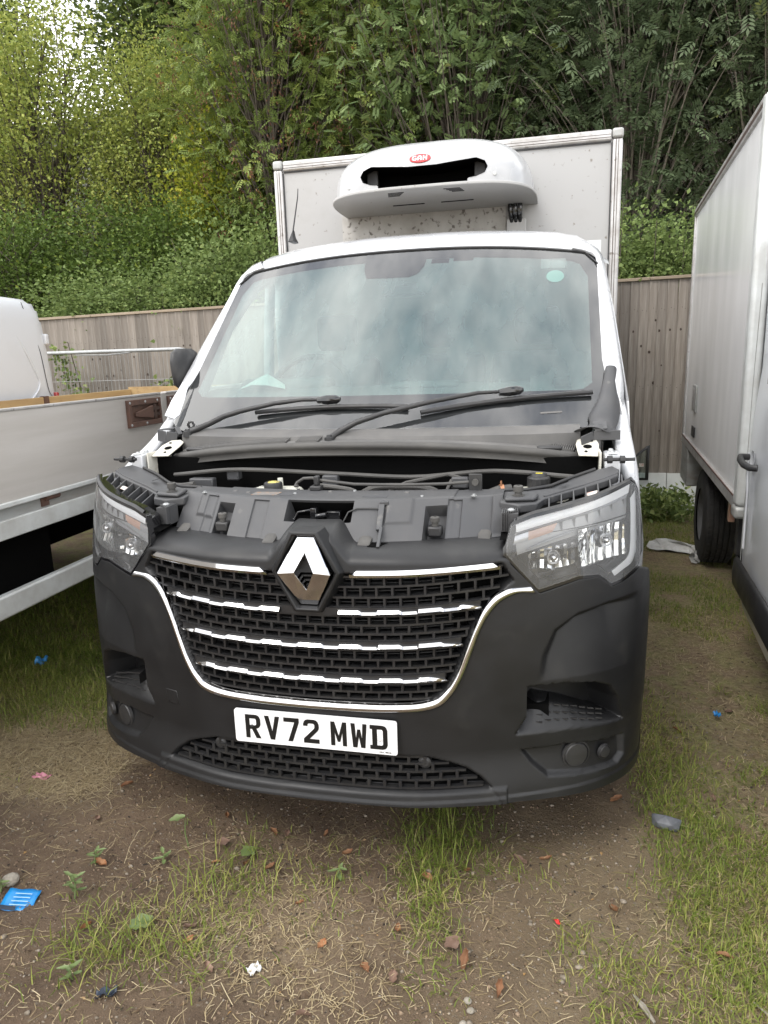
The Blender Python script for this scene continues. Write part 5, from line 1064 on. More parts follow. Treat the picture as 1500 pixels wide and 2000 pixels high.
# =================================================================== wooded bank behind the fence
def leaf_mat(name, cols, transl=0.28, rough=0.5):
    m = bpy.data.materials.new(name); m.use_nodes = True; MATS[name] = m
    n = m.node_tree.nodes; L = m.node_tree.links; p = n['Principled BSDF']; o = n['Material Output']
    at = n.new('ShaderNodeAttribute'); at.attribute_name = 'tone'; r = n.new('ShaderNodeValToRGB'); r.color_ramp.interpolation = 'LINEAR'
    el = r.color_ramp.elements; el[0].position = cols[0][0]; el[0].color = (*cols[0][1], 1); el[1].position = cols[-1][0]; el[1].color = (*cols[-1][1], 1)
    for q, c in cols[1:-1]: e = el.new(q); e.color = (*c, 1)
    L.new(at.outputs['Fac'], r.inputs['Fac']); L.new(r.outputs['Color'], p.inputs['Base Color']); p.inputs['Roughness'].default_value = rough; p.inputs['Specular IOR Level'].default_value = 0.22
    t = n.new('ShaderNodeBsdfTranslucent'); L.new(r.outputs['Color'], t.inputs['Color'])
    mx = n.new('ShaderNodeMixShader'); mx.inputs['Fac'].default_value = transl; L.new(p.outputs[0], mx.inputs[1]); L.new(t.outputs[0], mx.inputs[2]); L.new(mx.outputs[0], o.inputs['Surface'])
leaf_mat('leaf_birch', [(0, (.190, .248, .061)), (.45, (.318, .368, .092)), (.80, (.465, .484, .124)), (.90, (.465, .484, .118)), (1, (.465, .484, .118))])
leaf_mat('leaf_hazel', [(0, (.057, .093, .021)), (.6, (.116, .175, .038)), (.92, (.205, .268, .055)), (1, (.327, .372, .065))])
leaf_mat('leaf_maple', [(0, (.178, .233, .028)), (.5, (.351, .382, .046)), (.85, (.506, .491, .059)), (1, (.506, .393, .062))])
leaf_mat('leaf_ash', [(0, (.124, .177, .050)), (.5, (.202, .263, .072)), (.88, (.327, .374, .096)), (.925, (.356, .132, .068)), (1, (.191, .078, .044))])
leaf_mat('leaf_ashgrey', [(0, (.127, .188, .077)), (.5, (.203, .275, .112)), (.93, (.326, .391, .158)), (1, (.397, .407, .154))])
leaf_mat('leaf_ashdark', [(0, (.066, .094, .048)), (.55, (.112, .149, .077)), (.95, (.175, .214, .106)), (1, (.243, .276, .087))])
leaf_mat('leaf_lime', [(0, (.160, .204, .022)), (.5, (.281, .308, .032)), (1, (.485, .431, .050))], .4)
leaf_mat('leaf_oak', [(0, (.054, .079, .022)), (.6, (.097, .135, .036)), (1, (.185, .227, .055))])
leaf_mat('leaf_shrub', [(0, (.122, .174, .056)), (.5, (.208, .278, .091)), (.9, (.324, .388, .132)), (1, (.381, .425, .175))])
leaf_mat('leaf_bindweed', [(0, (.193, .243, .040)), (1, (.321, .342, .061))])
material('bark', (.075, .060, .046), .9, col2=(.13, .11, .09), scale=9, stretch=(2, 2, .4), bump=.4, bscale=30)
material('bark_pale', (.20, .175, .14), .85, col2=(.12, .10, .08), scale=9, stretch=(2, 2, .4))
material('bank_soil', (.030, .028, .016), .95, col2=(.045, .055, .022), scale=1.6)

def unit(a): return a / np.maximum(np.linalg.norm(a, axis=-1, keepdims=True), 1e-9)
def leaves(pos, dirs, L, Wd, r, fold=.25, upbias=.6):
    """one folded quad per leaf"""
    n = len(pos); d = unit(dirs); up = np.tile([0, 0, 1.0], (n, 1)) * upbias + r.normal(0, .6, (n, 3)); s = unit(np.cross(d, up)); nn = np.cross(s, d)
    L = L[:, None]; Wd = Wd[:, None]
    a = pos; c = pos + d * L - nn * L * .10; m = pos + d * L * .45
    l = m + s * Wd * .5 + nn * Wd * fold; q = m - s * Wd * .5 + nn * Wd * fold
    V = np.stack([a, l, c, q], 1).reshape(-1, 3); F = np.arange(4 * n).reshape(n, 4)
    return V, F
def pinnate(pos, dirs, L, r, pairs=4, lw=.26, ll=.42):
    n = len(pos); d = unit(dirs); up = np.tile([0, 0, 1.0], (n, 1)) * 1.2 + r.normal(0, .45, (n, 3)); s = unit(np.cross(d, up)); nn = np.cross(s, d)
    PP, DD, LL = [], [], []
    for k in range(pairs):
        f = .25 + .62 * k / max(1, pairs - 1); base = pos + d * (L * f)[:, None] - nn * (L * .16 * f * f)[:, None]
        for sg_ in (-1, 1): PP.append(base); DD.append(unit(d * .75 + s * sg_ - nn * .15)); LL.append(L * ll * (.75 + .5 * f * (1.4 - f)))
    PP.append(pos + d * (L * .92)[:, None] - nn * (L * .14)[:, None]); DD.append(unit(d - nn * .3)); LL.append(L * ll)
    m = len(PP); P = np.stack(PP, 1).reshape(-1, 3); D_ = np.stack(DD, 1).reshape(-1, 3); Ls = np.stack(LL, 1).reshape(-1)
    N = np.repeat(nn, m, 0); sd_ = unit(np.cross(D_, N)); Wd = Ls * lw / ll * .62
    mid = P + D_ * (Ls * .5)[:, None]; V = np.stack([P, mid + sd_ * Wd[:, None] * .5, P + D_ * Ls[:, None] - N * (Ls * .12)[:, None], mid - sd_ * Wd[:, None] * .5], 1).reshape(-1, 3)
    return V, np.arange(len(V)).reshape(-1, 4), m
def grow(seed, h, crown, kind, twigs, per, size, trunk_r=.09, lean=(0, 0), low=.2, shoots=3):
    """returns (wood builder, leaf V, F, tone): crown = (cx, cy, cz, rx, ry, rz) relative to the base"""
    r = np.random.default_rng(seed); wood = B(); cx, cy, cz, rx, ry, rz = crown
    tops = []
    for k in range(shoots):
        a = r.uniform(0, 2 * PI); sp = .35 * rx * (k > 0)
        pts = [Vector((0.05 * math.cos(a) * k, .05 * math.sin(a) * k, -.1))]
        ex, ey, ez = cx * .7 + sp * math.cos(a), cy * .7 + sp * math.sin(a), min(h, cz + rz * r.uniform(.5, .85))
        for t in (.25, .5, .75, 1): pts.append(Vector((ex * t ** 1.3 + r.normal(0, .05), ey * t ** 1.3 + r.normal(0, .05), ez * t)))
        wood.tube(pts, [trunk_r * (1 - .35 * (k > 0)) * q for q in (1, .82, .62, .4, .15)], 7); tops.append(pts)
    lump = unit(r.normal(0, 1, (9, 3)))
    PP, DD, TT_ = [], [], []
    for k in range(twigs):
        u = unit(r.normal(0, 1, (1, 3)))[0]; u[2] = abs(u[2]) if r.random() < .60 else u[2]
        rad = r.uniform(.25, 1) ** .45; lm = .80 + .28 * np.max(lump @ u) ** 3 + r.normal(0, .05)
        tip = np.array([cx + rx * u[0] * rad * lm, cy + ry * u[1] * rad * lm, cz + rz * u[2] * rad * lm])
        if tip[2] < low: tip[2] = low + r.uniform(0, .3)
        st = tops[r.integers(shoots)]; f = np.clip((tip[2] - r.uniform(.4, 1.4) * .35 * h) / max(.1, st[-1].z), .12, .95) * (len(st) - 1); i = int(f); a = np.array(st[i].lerp(st[min(i + 1, len(st) - 1)], f - i))
        mid = a * .45 + tip * .55 + np.array([0, 0, .18 * rz * r.uniform(.2, 1)]) + r.normal(0, .08, 3)
        ts = np.linspace(0, 1, 6)[:, None]; path = a * (1 - ts) ** 2 + 2 * mid * ts * (1 - ts) + tip * ts ** 2
        wood.tube([Vector(p) for p in path[::1]], [trunk_r * q for q in (.22, .17, .13, .09, .06, .03)], 4, cap=False)
        n = int(per * r.uniform(.6, 1.4)); tt = r.beta(3, 1.3, n)[:, None]
        base = a * (1 - tt) ** 2 + 2 * mid * tt * (1 - tt) + tip * tt ** 2
        sp = size * (4.0 if kind == 'simple' else 1.7) * r.uniform(.7, 1.25)
        off = r.normal(0, 1, (n, 3)) * [sp, sp, sp * .55]
        PP.append(base + off); axis = unit((tip - mid)[None])[0]; DD.append(unit(off) * .8 + axis * .5 + r.normal(0, .35, (n, 3)) + [0, 0, -.15 if kind == 'simple' else -.35])
        TT_.append(np.clip(r.normal(.42, .17, n) + r.normal(0, .12), 0, 1))
    P = np.concatenate(PP); D_ = np.concatenate(DD); T = np.concatenate(TT_)
    if kind == 'simple':
        Ls = size * r.uniform(.65, 1.25, len(P)); V, F = leaves(P, D_, Ls, Ls * r.uniform(.55, .8, len(P)), r); T = np.repeat(T, 4)
    else:
        V, F, m = pinnate(P, D_, size * r.uniform(.7, 1.25, len(P)), r, pairs=kind); T = np.repeat(np.clip(T[:, None] + r.normal(0, .06, (len(T), m)), 0, 1).ravel(), 4)
    return wood, V, F, T
def bank_z(x, y): return max(0.0, (y - 6.4)) * .47 + .0
PROTO = {}
def proto(key, *a, **k):
    wood, V, F, T = grow(*a, **k)
    mw = bpy.data.meshes.new('trunk'); mw.from_pydata(wood.v, [], wood.f); mw.shade_smooth(); ml = fast_mesh('crown', V, F, T); PROTO[key] = (mw, ml)
def tree(name, label, cat, key, x, y, rot, sc, lm, bark='bark', group=None, z=None):
    t = thing(name, label, cat, (x, y, bank_z(x, y) if z is None else z), rot, group, world=False); t.scale = (sc, sc, sc) if not isinstance(sc, tuple) else sc
    parts_ = [('trunk', PROTO[key][0], bark), ('crown', PROTO[key][1], lm)] + ([('seed_clusters', PROTO['keys'][1], 'seed_brown')] if key == 'ash' else [])
    for nm, me_, mt in parts_:
        o = bpy.data.objects.new(nm, me_); COL.objects.link(o); o.parent = t
        if not me_.materials: me_.materials.append(MATS[mt])
        o.material_slots[0].link = 'OBJECT'; o.material_slots[0].material = MATS[mt]
    return t
proto('birch', 11, 6.5, (0, 0, 3.2, 2.3, 1.9, 3.2), 'simple', 210, 150, .066, trunk_r=.08, low=.4)
proto('hazel', 12, 3.6, (0, 0, 1.7, 2.2, 1.5, 1.7), 'simple', 150, 170, .062, trunk_r=.05, low=.2, shoots=4)
proto('maple', 13, 4.5, (0, 0, 2.7, 1.0, 1.0, 1.9), 'simple', 90, 95, .085, trunk_r=.05, low=.5)
proto('ash', 14, 8.0, (0, 0, 3.9, 1.9, 1.6, 4.0), 4, 260, 30, .155, trunk_r=.09, low=.8)
proto('ashgrey', 15, 8.0, (0, 0, 3.9, 1.9, 1.6, 4.0), 5, 250, 27, .155, trunk_r=.10, low=.8, shoots=2)
proto('ashdark', 16, 7.5, (0, 0, 3.5, 2.2, 1.7, 3.6), 4, 250, 23, .215, trunk_r=.11, low=.5, shoots=2)
proto('oak', 17, 8.0, (0, 0, 4.2, 2.9, 2.4, 4.2), 'simple', 230, 105, .125, trunk_r=.16, low=.5)
proto('shrub', 18, 1.5, (0, 0, .75, .75, .45, .85), 'simple', 75, 85, .058, trunk_r=.018, low=.05, shoots=5)
leaf_mat('seed_brown', [(0, (.10, .045, .03)), (.6, (.19, .085, .05)), (1, (.28, .15, .09))], .15, .7)
rk = np.random.default_rng(61); cc = rk.normal(0, 1, (150, 3)); cc = unit(cc) * rk.uniform(.55, 1.0, (150, 1)) * [1.8, 1.5, 3.6] + [0, 0, 4.1]; nk = 26
pk = np.repeat(cc, nk, 0) + rk.normal(0, 1, (150 * nk, 3)) * [.05, .05, .09]; V, F = leaves(pk, rk.normal(0, .5, (len(pk), 3)) + [0, 0, -1], rk.uniform(.03, .06, len(pk)), rk.uniform(.010, .018, len(pk)), rk)
PROTO['keys'] = (None, fast_mesh('seed_clusters', V, F, np.repeat(rk.uniform(0, 1, len(pk)), 4)))
G1 = 'trees on the bank behind the fence'
tree('birch_tree', 'pale green small-leaved tree yellowing at its top, far left of the bank', 'tree', 'birch', -7.9, 9.6, .3, (1.0, 1, 1.0), 'leaf_birch', group=G1)
tree('birch_tree', 'light green leafy tree between the pale left tree and the yellow maple', 'tree', 'birch', -5.9, 10.2, 2.2, (.8, .8, .86), 'leaf_birch', group=G1)
tree('hazel_bush', 'dark green rounded bush low at the far left over the white van', 'bush', 'hazel', -7.2, 7.9, .4, (1.0, 1, 1.0), 'leaf_hazel', group=G1)
tree('hazel_bush', 'dark green bush just left of the bare pale branches', 'bush', 'hazel', -5.1, 8.4, 2.6, (.8, 1, .95), 'leaf_hazel', group=G1)
tree('hazel_bush', 'dark green bush under the brown-fruited ash, left of the truck box', 'bush', 'hazel', -3.0, 9.4, 4.1, (.8, .8, .9), 'leaf_hazel', group=G1)
tree('maple_sapling', 'small yellow-green maple glowing between the left trees', 'tree', 'maple', -4.35, 9.2, .5, (.72, .72, .95), 'leaf_maple', group=G1)
tree('maple_sapling', 'yellowing sapling with orange tints high among the left trees', 'tree', 'maple', -5.75, 11.4, 1.5, (.8, .8, .9), 'leaf_maple', group=G1, z=3.3)
tree('ash_tree', 'tall green ash with hanging red-brown seed clusters, left of centre', 'tree', 'ash', -3.3, 9.0, .2, 1.0, 'leaf_ash', group=G1)
tree('ash_tree', 'green ash touched with brown directly behind the truck box left edge', 'tree', 'ash', -1.9, 9.4, 2.5, 1.0, 'leaf_ash', group=G1)
tree('ash_tree', 'grey-green feathery ash behind the middle of the truck box', 'tree', 'ashgrey', -.6, 9.0, .9, 1.0, 'leaf_ashgrey', group=G1)
tree('ash_tree', 'grey-green ash with thin upright trunk right of the middle', 'tree', 'ashgrey', .35, 10.9, 3.3, 1.0, 'leaf_ashgrey', group=G1)
tree('ash_tree', 'dark blue-green ash with drooping leaves over the truck box right corner', 'tree', 'ashdark', 1.75, 9.0, .4, 1.0, 'leaf_ashdark', bark='bark_pale', group=G1)
tree('ash_tree', 'dark blue-green ash with drooping leaves above the right box truck', 'tree', 'ashdark', 3.6, 9.2, 2.7, 1.05, 'leaf_ashdark', bark='bark_pale', group=G1)
tree('lime_sapling', 'bright yellow-green thicket glimpsed behind the dark right ash', 'tree', 'maple', .95, 12.6, .5, (1.7, 1.2, 1.25), 'leaf_lime', group=G1)
tree('lime_sapling', 'bright yellow-green undergrowth just above the cooling unit', 'tree', 'maple', -.1, 12.0, 2.5, (1.2, 1.0, 1.1), 'leaf_lime', group=G1)
for k, (x, y, s_, lb) in enumerate(((-14.2, 15.5, 1.0, 'dark crown against the sky at the far top left'), (-11.6, 13.2, .60, 'low dark tree behind the far left pale tree'), (-8.0, 15.0, .96, 'dark broad tree behind the yellowing left trees'), (-4.6, 14.2, 1.05, 'dark broad tree behind the brown-fruited ash'), (-1.4, 14.5, 1.05, 'dark broad tree behind the grey-green ashes'), (2.2, 14.0, 1.08, 'dark broad tree behind the blue-green ash'), (5.4, 13.0, 1.08, 'dark broad tree at the far top right'))):
    tree('broadleaf_tree', lb, 'tree', 'oak', x, y, k * 1.1, s_, 'leaf_oak', group='dark trees high on the bank')
# shrubs along the back of the fence
SH = [(-5.6, 6.45, .95, .72), (-5.0, 6.6, 1.0, .80), (-4.4, 6.45, 1.0, .74), (-3.8, 6.5, .95, .86), (-3.25, 6.5, 1.05, 1.02), (-2.7, 6.7, 1.0, 1.1), (-2.1, 6.7, 1.0, 1.0), (1.55, 6.5, .9, .95), (2.05, 6.5, .95, .88), (2.6, 6.7, .95, .9)]
LB = ['over the white van roof', 'just right of the white van', 'above the barrier tube middle', 'above the barrier tube end', 'beside the bare pale branches', 'touching the cab roof left corner', 'at the lower left of the truck box', 'hugging the truck box right edge', 'in the gap right of the truck box', 'against the right box truck']
for k, (x, y, a, h) in enumerate(SH): tree('shrub', 'light green scrubby shrub topping the fence ' + LB[k], 'shrub', 'shrub', x, y + .28, k * 1.9, (a, 1.0, h), 'leaf_shrub', group='shrubs along the top of the fence', z=1.55)
# tall nettle-like spires
r5 = np.random.default_rng(5)
def spire(x, y, z0, h, label):
    t = thing('tall_weed', label, 'weed', (x, y, z0), 0, 'tall leafy weed spires over the fence', world=False)
    b = B(); b.tube([(0, 0, 0), (.02, 0, h * .5), (.03, .01, h)], [.010, .007, .003], 5); obj('stem', b, 'bark', t)
    n = int(160 * h); f = r5.uniform(.15, 1, n); ang = r5.uniform(0, 2 * PI, n); d = np.stack([np.cos(ang), np.sin(ang), r5.uniform(-.5, .4, n)], 1)
    pos = np.stack([.03 * f, np.zeros(n), f * h], 1) + d * (.035 * (1.25 - f))[:, None]; Ls = .085 * (1.25 - f * .85) * r5.uniform(.7, 1.2, n)
    V, F = leaves(pos, d, Ls, Ls * .5, r5); meshobj('foliage', fast_mesh('foliage', V, F, np.repeat(np.clip(r5.normal(.5, .2, n), 0, 1), 4)), 'leaf_shrub', t, smooth=0)
for k, (x, y, h, lb) in enumerate(((1.38, 6.3, 1.55, 'tall weed spire rubbing the truck box right edge'), (1.72, 6.3, 1.35, 'tall weed spire in the middle of the right gap'), (2.0, 6.3, 1.15, 'tall weed spire beside the right box truck'), (-5.1, 6.3, .85, 'weed spire just right of the white van roof'), (-4.5, 6.35, .95, 'weed spire above the left fence middle'), (-3.95, 6.3, 1.0, 'weed spire left of the bare branches'))): spire(x, y, 1.55, h, lb)
# bare pale branches
BB = thing('bare_shrub', 'bare pale branches of a dead shrub rising over the left fence', 'shrub', (-3.7, 7.0, 1.2), 0, world=False)
r6 = random.Random(9)
for k in range(8):
    a = -1.2 + k * .36; b = B(); pts = [Vector((0, 0, 0))]; d = Vector((math.sin(a) * .5, r6.uniform(-.15, .15), 1)).normalized()
    for q in range(7): d = (d + Vector((math.sin(a) * .10 + r6.uniform(-.16, .16), r6.uniform(-.1, .1), .04))).normalized(); pts.append(pts[-1] + d * r6.uniform(.22, .34))
    b.tube(pts, [.016, .014, .012, .010, .008, .006, .004, .002], 5)
    for q in (3, 4, 5):
        e = (Vector((r6.uniform(-1, 1), r6.uniform(-.3, .3), .6))).normalized(); b.tube([pts[q], pts[q] + e * .15, pts[q] + e * .3 + Vector((0, 0, .06))], [.006, .004, .002], 4)
    obj('branch', b, 'bark_pale', BB)
# plants between the van and the flatbed, growing up the fence face
def creeper(name, label, x, y, z, w, h, n, seed):
    r = np.random.default_rng(seed); t = thing(name, label, 'creeper', (x, y, z), 0, world=False)
    pos = np.stack([r.normal(0, w, n), r.uniform(-.06, .02, n), r.beta(1.2, 1.4, n) * h], 1); pos[:, 0] += .12 * np.sin(pos[:, 2] * 5); d = r.normal(0, 1, (n, 3)) + [0, -1, -.3]; Ls = r.uniform(.04, .085, n)
    V, F = leaves(pos, d, Ls, Ls * .8, r); meshobj('foliage', fast_mesh('foliage', V, F, np.repeat(r.uniform(0, 1, n), 4)), 'leaf_shrub', t, smooth=0)
    b = B(); b.tube([(0, 0, 0), (.10, -.02, h * .5), (.0, -.02, h)], .006, 5); obj('stem', b, 'bark', t)
creeper('creeper', 'leafy creeper on the fence just right of the white van', -4.75, 5.55, .85, .10, 1.05, 260, 1)
creeper('creeper', 'small tuft of green creeper on the fence near the truck mirror', -3.5, 5.60, 1.30, .12, .16, 90, 2)
# the bank itself
b = B(); xs2 = np.linspace(-32, 30, 32); ys2 = np.array([5.95, 6.4, 7.5, 9, 11, 14, 18, 24, 32, 45])
b.grid([[(x, y, max(-.02, (y - 6.4) * .47) + .25 * math.sin(x * .7 + y) * (y > 7)) for y in ys2] for x in xs2]); o = obj('bank', b, 'bank_soil', None, smooth=60); o['kind'] = 'structure'
# =================================================================== ground, grass and litter
material('soil', (.105, .074, .050), .95)
def soil_nodes():
    m = MATS['soil']; n = m.node_tree.nodes; L = m.node_tree.links; p = n['Principled BSDF']
    t = n.new('ShaderNodeTexCoord')
    def noise(sc, det=6, rough=.6):
        q = n.new('ShaderNodeTexNoise'); q.inputs['Scale'].default_value = sc; q.inputs['Detail'].default_value = det; q.inputs['Roughness'].default_value = rough; L.new(t.outputs['Object'], q.inputs['Vector']); return q.outputs['Fac']
    def ramp(src, a, b, ca=(0, 0, 0), cb=(1, 1, 1)):
        r = n.new('ShaderNodeValToRGB'); r.color_ramp.elements[0].position = a; r.color_ramp.elements[1].position = b; r.color_ramp.elements[0].color = (*ca, 1); r.color_ramp.elements[1].color = (*cb, 1); L.new(src, r.inputs['Fac']); return r.outputs['Color']
    def mixc(f, a, b):
        x = n.new('ShaderNodeMix'); x.data_type = 'RGBA'
        for s_, v in ((x.inputs['Factor'], f), (x.inputs['A'], a), (x.inputs['B'], b)):
            if isinstance(v, tuple): s_.default_value = (*v, 1)
            elif isinstance(v, float): s_.default_value = v
            else: L.new(v, s_)
        return x.outputs['Result']
    c = ramp(noise(2.6, 12, .72), .34, .66, (.105, .066, .041), (.245, .170, .108))
    at = n.new('ShaderNodeAttribute'); at.attribute_name = 'tone'
    c = mixc(at.outputs['Fac'], c, ramp(noise(3.5, 8), .4, .7, (.225, .165, .096), (.31, .24, .148)))
    at2 = n.new('ShaderNodeAttribute'); at2.attribute_name = 'moss'
    mo = n.new('ShaderNodeMath'); mo.operation = 'MULTIPLY'; L.new(at2.outputs['Fac'], mo.inputs[0]); L.new(ramp(noise(7, 8), .40, .62), mo.inputs[1])
    c = mixc(mo.outputs[0], c, ramp(noise(30), .4, .65, (.15, .155, .045), (.235, .225, .080)))
    at3 = n.new('ShaderNodeAttribute'); at3.attribute_name = 'thatch'; m3 = n.new('ShaderNodeMath'); m3.operation = 'MULTIPLY'; L.new(at3.outputs['Fac'], m3.inputs[0]); L.new(ramp(noise(38, 10, .75), .38, .60), m3.inputs[1])
    c = mixc(m3.outputs[0], c, (.48, .38, .235))
    c = mixc(ramp(noise(70, 4), .60, .70), c, (.225, .185, .135))
    c = mixc(ramp(noise(46, 4), .62, .70), c, (.042, .030, .022))
    vo = n.new('ShaderNodeTexVoronoi'); vo.inputs['Scale'].default_value = 95; vo.inputs['Randomness'].default_value = 1; L.new(t.outputs['Object'], vo.inputs['Vector'])
    sp = ramp(vo.outputs['Distance'], .10, .17, (1, 1, 1), (0, 0, 0)); sel = ramp(noise(18, 3), .53, .60); mu = n.new('ShaderNodeMath'); mu.operation = 'MULTIPLY'; L.new(sp, mu.inputs[0]); L.new(sel, mu.inputs[1])
    c = mixc(mu.outputs[0], c, (.36, .32, .26)); L.new(c, p.inputs['Base Color'])
    nb = noise(30, 12, .78); nb2 = noise(170, 8, .75); ad = n.new('ShaderNodeMath'); ad.operation = 'MULTIPLY_ADD'; L.new(nb2, ad.inputs[0]); ad.inputs[1].default_value = .6; L.new(nb, ad.inputs[2])
    bm = n.new('ShaderNodeBump'); bm.inputs['Strength'].default_value = 1.0; bm.inputs['Distance'].default_value = .022; L.new(ad.outputs[0], bm.inputs['Height']); L.new(bm.outputs['Normal'], p.inputs['Normal'])
soil_nodes()
gx = np.unique(np.concatenate([np.linspace(-70, -3.4, 24), np.arange(-3.4, 3.2, .026), np.linspace(3.2, 70, 24)])); gy = np.unique(np.concatenate([np.linspace(-60, -1.3, 16), np.arange(-1.3, 6.2, .026), np.linspace(6.2, 6.9, 3)]))
GX, GY = np.meshgrid(gx, gy, indexing='ij')
def fbm(x, y, seed=0, octs=4, base=1.0):
    o = np.zeros_like(x); r = np.random.default_rng(seed)
    for k in range(octs):
        f = base * 2.1 ** k
        for q in range(5):
            a = r.uniform(0, 2 * PI); o += np.sin((x * math.cos(a) + y * math.sin(a)) * f * r.uniform(.7, 1.4) + r.uniform(0, 6.28)) * .5 ** k / 5
    return o
def gheight(x, y): return -.012 + .020 * fbm(x, y, 1, 3, 1.6) + .010 * fbm(x, y, 2, 4, 9.0)
near = ((GX > -3.5) & (GX < 3.3) & (GY > -1.4) & (GY < 6.3))
GZ = np.where(near, gheight(GX, GY), -.012)
sandy = np.clip(sstep(.15, 1.0, GX + .25 * fbm(GX, GY, 6, 3, 2.5)) * (1 - sstep(.2, .9, GY)) * .9 + .35 * (GX > 1.05) * sstep(-.3, .6, fbm(GX, GY, 8, 3, 3)), 0, 1)
moss = np.clip(.9 * sstep(.95, 1.35, GX) + .8 * sstep(-1.05, -1.5, GX) * sstep(.5, 1.0, GY) + .55 * sstep(.2, 1.0, GX) * sstep(.1, .5, fbm(GX, GY, 4, 3, 3)) + .03, 0, 1)
nxg, nyg = len(gx), len(gy); V = np.stack([GX, GY, GZ], -1).reshape(-1, 3)
ii, jj = np.meshgrid(np.arange(nxg - 1), np.arange(nyg - 1), indexing='ij'); Fq = np.stack([ii * nyg + jj, (ii + 1) * nyg + jj, (ii + 1) * nyg + jj + 1, ii * nyg + jj + 1], -1).reshape(-1, 4)
me = fast_mesh('ground', V, Fq, sandy.ravel()); a_ = me.attributes.new('moss', 'FLOAT', 'POINT'); a_.data.foreach_set('value', moss.astype(np.float32).ravel())
thatch = np.clip(1.0 * sstep(-.88, -1.12, GX + .12 * fbm(GX, GY, 41, 4, 3.5)) * sstep(.05, .3, GY) * (1 - sstep(.85, 1.2, GY)) + .55 * np.exp(-((GX + .05) / .3) ** 2 - ((GY + .28) / .2) ** 2) + .35 * sstep(1.0, 1.25, GX), 0, 1)
a_ = me.attributes.new('thatch', 'FLOAT', 'POINT'); a_.data.foreach_set('value', thatch.astype(np.float32).ravel())
o = meshobj('ground', me, 'soil', None, smooth=60); o['kind'] = 'structure'
def gz(x, y): return float(gheight(np.array([x]), np.array([y]))[0])

# ---- grass
leaf_mat('grass_green', [(0, (.105, .155, .026)), (.4, (.195, .250, .048)), (.75, (.32, .32, .085)), (1, (.48, .41, .19))], .35, .5)
leaf_mat('grass_straw', [(0, (.22, .165, .09)), (.5, (.40, .315, .18)), (1, (.55, .46, .29))], .2, .7)
rg = np.random.default_rng(21)
def blades(x, y, h, lean, w, r):
    n = len(x); a = r.uniform(0, 2 * PI, n); d = np.stack([np.cos(a), np.sin(a)], 1); s_ = np.stack([-d[:, 1], d[:, 0]], 1)
    z = gheight(x, y); P = []
    for f, ww in ((0, 1.0), (.5, .8), (1.0, .12)):
        out = d * (lean * h * f * f)[:, None]; zz = z + h * f * (1 - .35 * np.clip(lean, 0, 1.6) * f) + .001
        for sg_ in (-1, 1): P.append(np.concatenate([np.stack([x, y], 1) + out + s_ * (w * ww * sg_ * .5)[:, None], zz[:, None]], 1))
    V = np.stack(P, 1).reshape(-1, 3); i0 = np.arange(n) * 6
    F = np.concatenate([np.stack([i0, i0 + 1, i0 + 3, i0 + 2], 1), np.stack([i0 + 2, i0 + 3, i0 + 5, i0 + 4], 1)]); return V, F
def scatter(n, x0, x1, y0, y1, dens_fn, r):
    x = r.uniform(x0, x1, n); y = r.uniform(y0, y1, n); k = r.random(n) < dens_fn(x, y); return x[k], y[k]
def blob(x, y, cx, cy, rx, ry, rot=0): 
    c, s_ = math.cos(rot), math.sin(rot); u = (c * (x - cx) + s_ * (y - cy)) / rx; v = (-s_ * (x - cx) + c * (y - cy)) / ry; return np.exp(-(u * u + v * v))
def underbody(x, y): return ((np.abs(x) < 1.0) & (y > .30))
def d_green(x, y):
    n1 = fbm(x, y, 31, 4, 3.2); n2 = fbm(x, y, 32, 3, 11)
    d = .80 * sstep(1.02, 1.18, x) * sstep(-.12, .22, n1 + .30 * n2 + .02 - .12 * (x > 1.45)) * (1 - .5 * (x > 1.9))
    d += .85 * blob(x, y, 1.16, .78, .13, .55) + .75 * blob(x, y, 1.18, .16, .11, .30, .2) + .5 * blob(x, y, 1.38, .10, .15, .42)
    d += .95 * sstep(-1.12, -1.32, x + .15 * n1) * sstep(.62, .95, y + .2 * n1)
    d += .6 * blob(x, y, .37, .22, .13, .20) + .75 * blob(x, y, .36, -.10, .07, .22, .25) + .3 * blob(x, y, .60, .12, .10, .05) + .55 * blob(x, y, .93, -.17, .10, .08) + .5 * blob(x, y, .78, -.12, .06, .07) + .45 * blob(x, y, .86, -.34, .08, .09)
    d += .28 * blob(x, y, -.27, -.10, .13, .16) + .30 * blob(x, y, -.30, -.36, .16, .12) + .35 * blob(x, y, -.55, -.42, .14, .14) + .25 * blob(x, y, .02, -.05, .12, .12) + .32 * blob(x, y, 1.12, -.35, .2, .16) + .35 * blob(x, y, 1.25, -.10, .12, .12)
    d += .05 * sstep(.3, .8, n1) * (y < .3)
    return np.where(underbody(x, y) & (np.hypot(x - .4, y - .3) > .25), d * .12, np.clip(d, 0, 1))
def d_straw(x, y):
    n1 = fbm(x, y, 41, 4, 3.5)
    d = 1.6 * sstep(-.90, -1.08, x + .12 * n1) * sstep(.12, .30, y) * (1 - sstep(.75, 1.1, y)) + .25 * sstep(-1.0, -1.3, x) * sstep(.8, 1.0, y)
    d += .36 * blob(x, y, -.05, -.22, .22, .16, .5) + .30 * blob(x, y, .12, -.42, .2, .14) + .2 * blob(x, y, -.35, -.25, .22, .25) + .15 * blob(x, y, .1, .14, .28, .10) + .3 * blob(x, y, .33, .0, .12, .3) + .08 * blob(x, y, .55, .05, .25, .2)
    d += .34 * sstep(1.0, 1.2, x) * sstep(-.3, .4, n1) + .16 * sstep(.7, 1.1, x) * (y < .2) + .07
    return np.where(underbody(x, y), d * .25, np.clip(d, 0, 1))
Vs, Fs_, Ts = [], [], []; off = 0
x, y = scatter(560000, -3.2, 2.6, -.75, 5.6, d_green, rg)
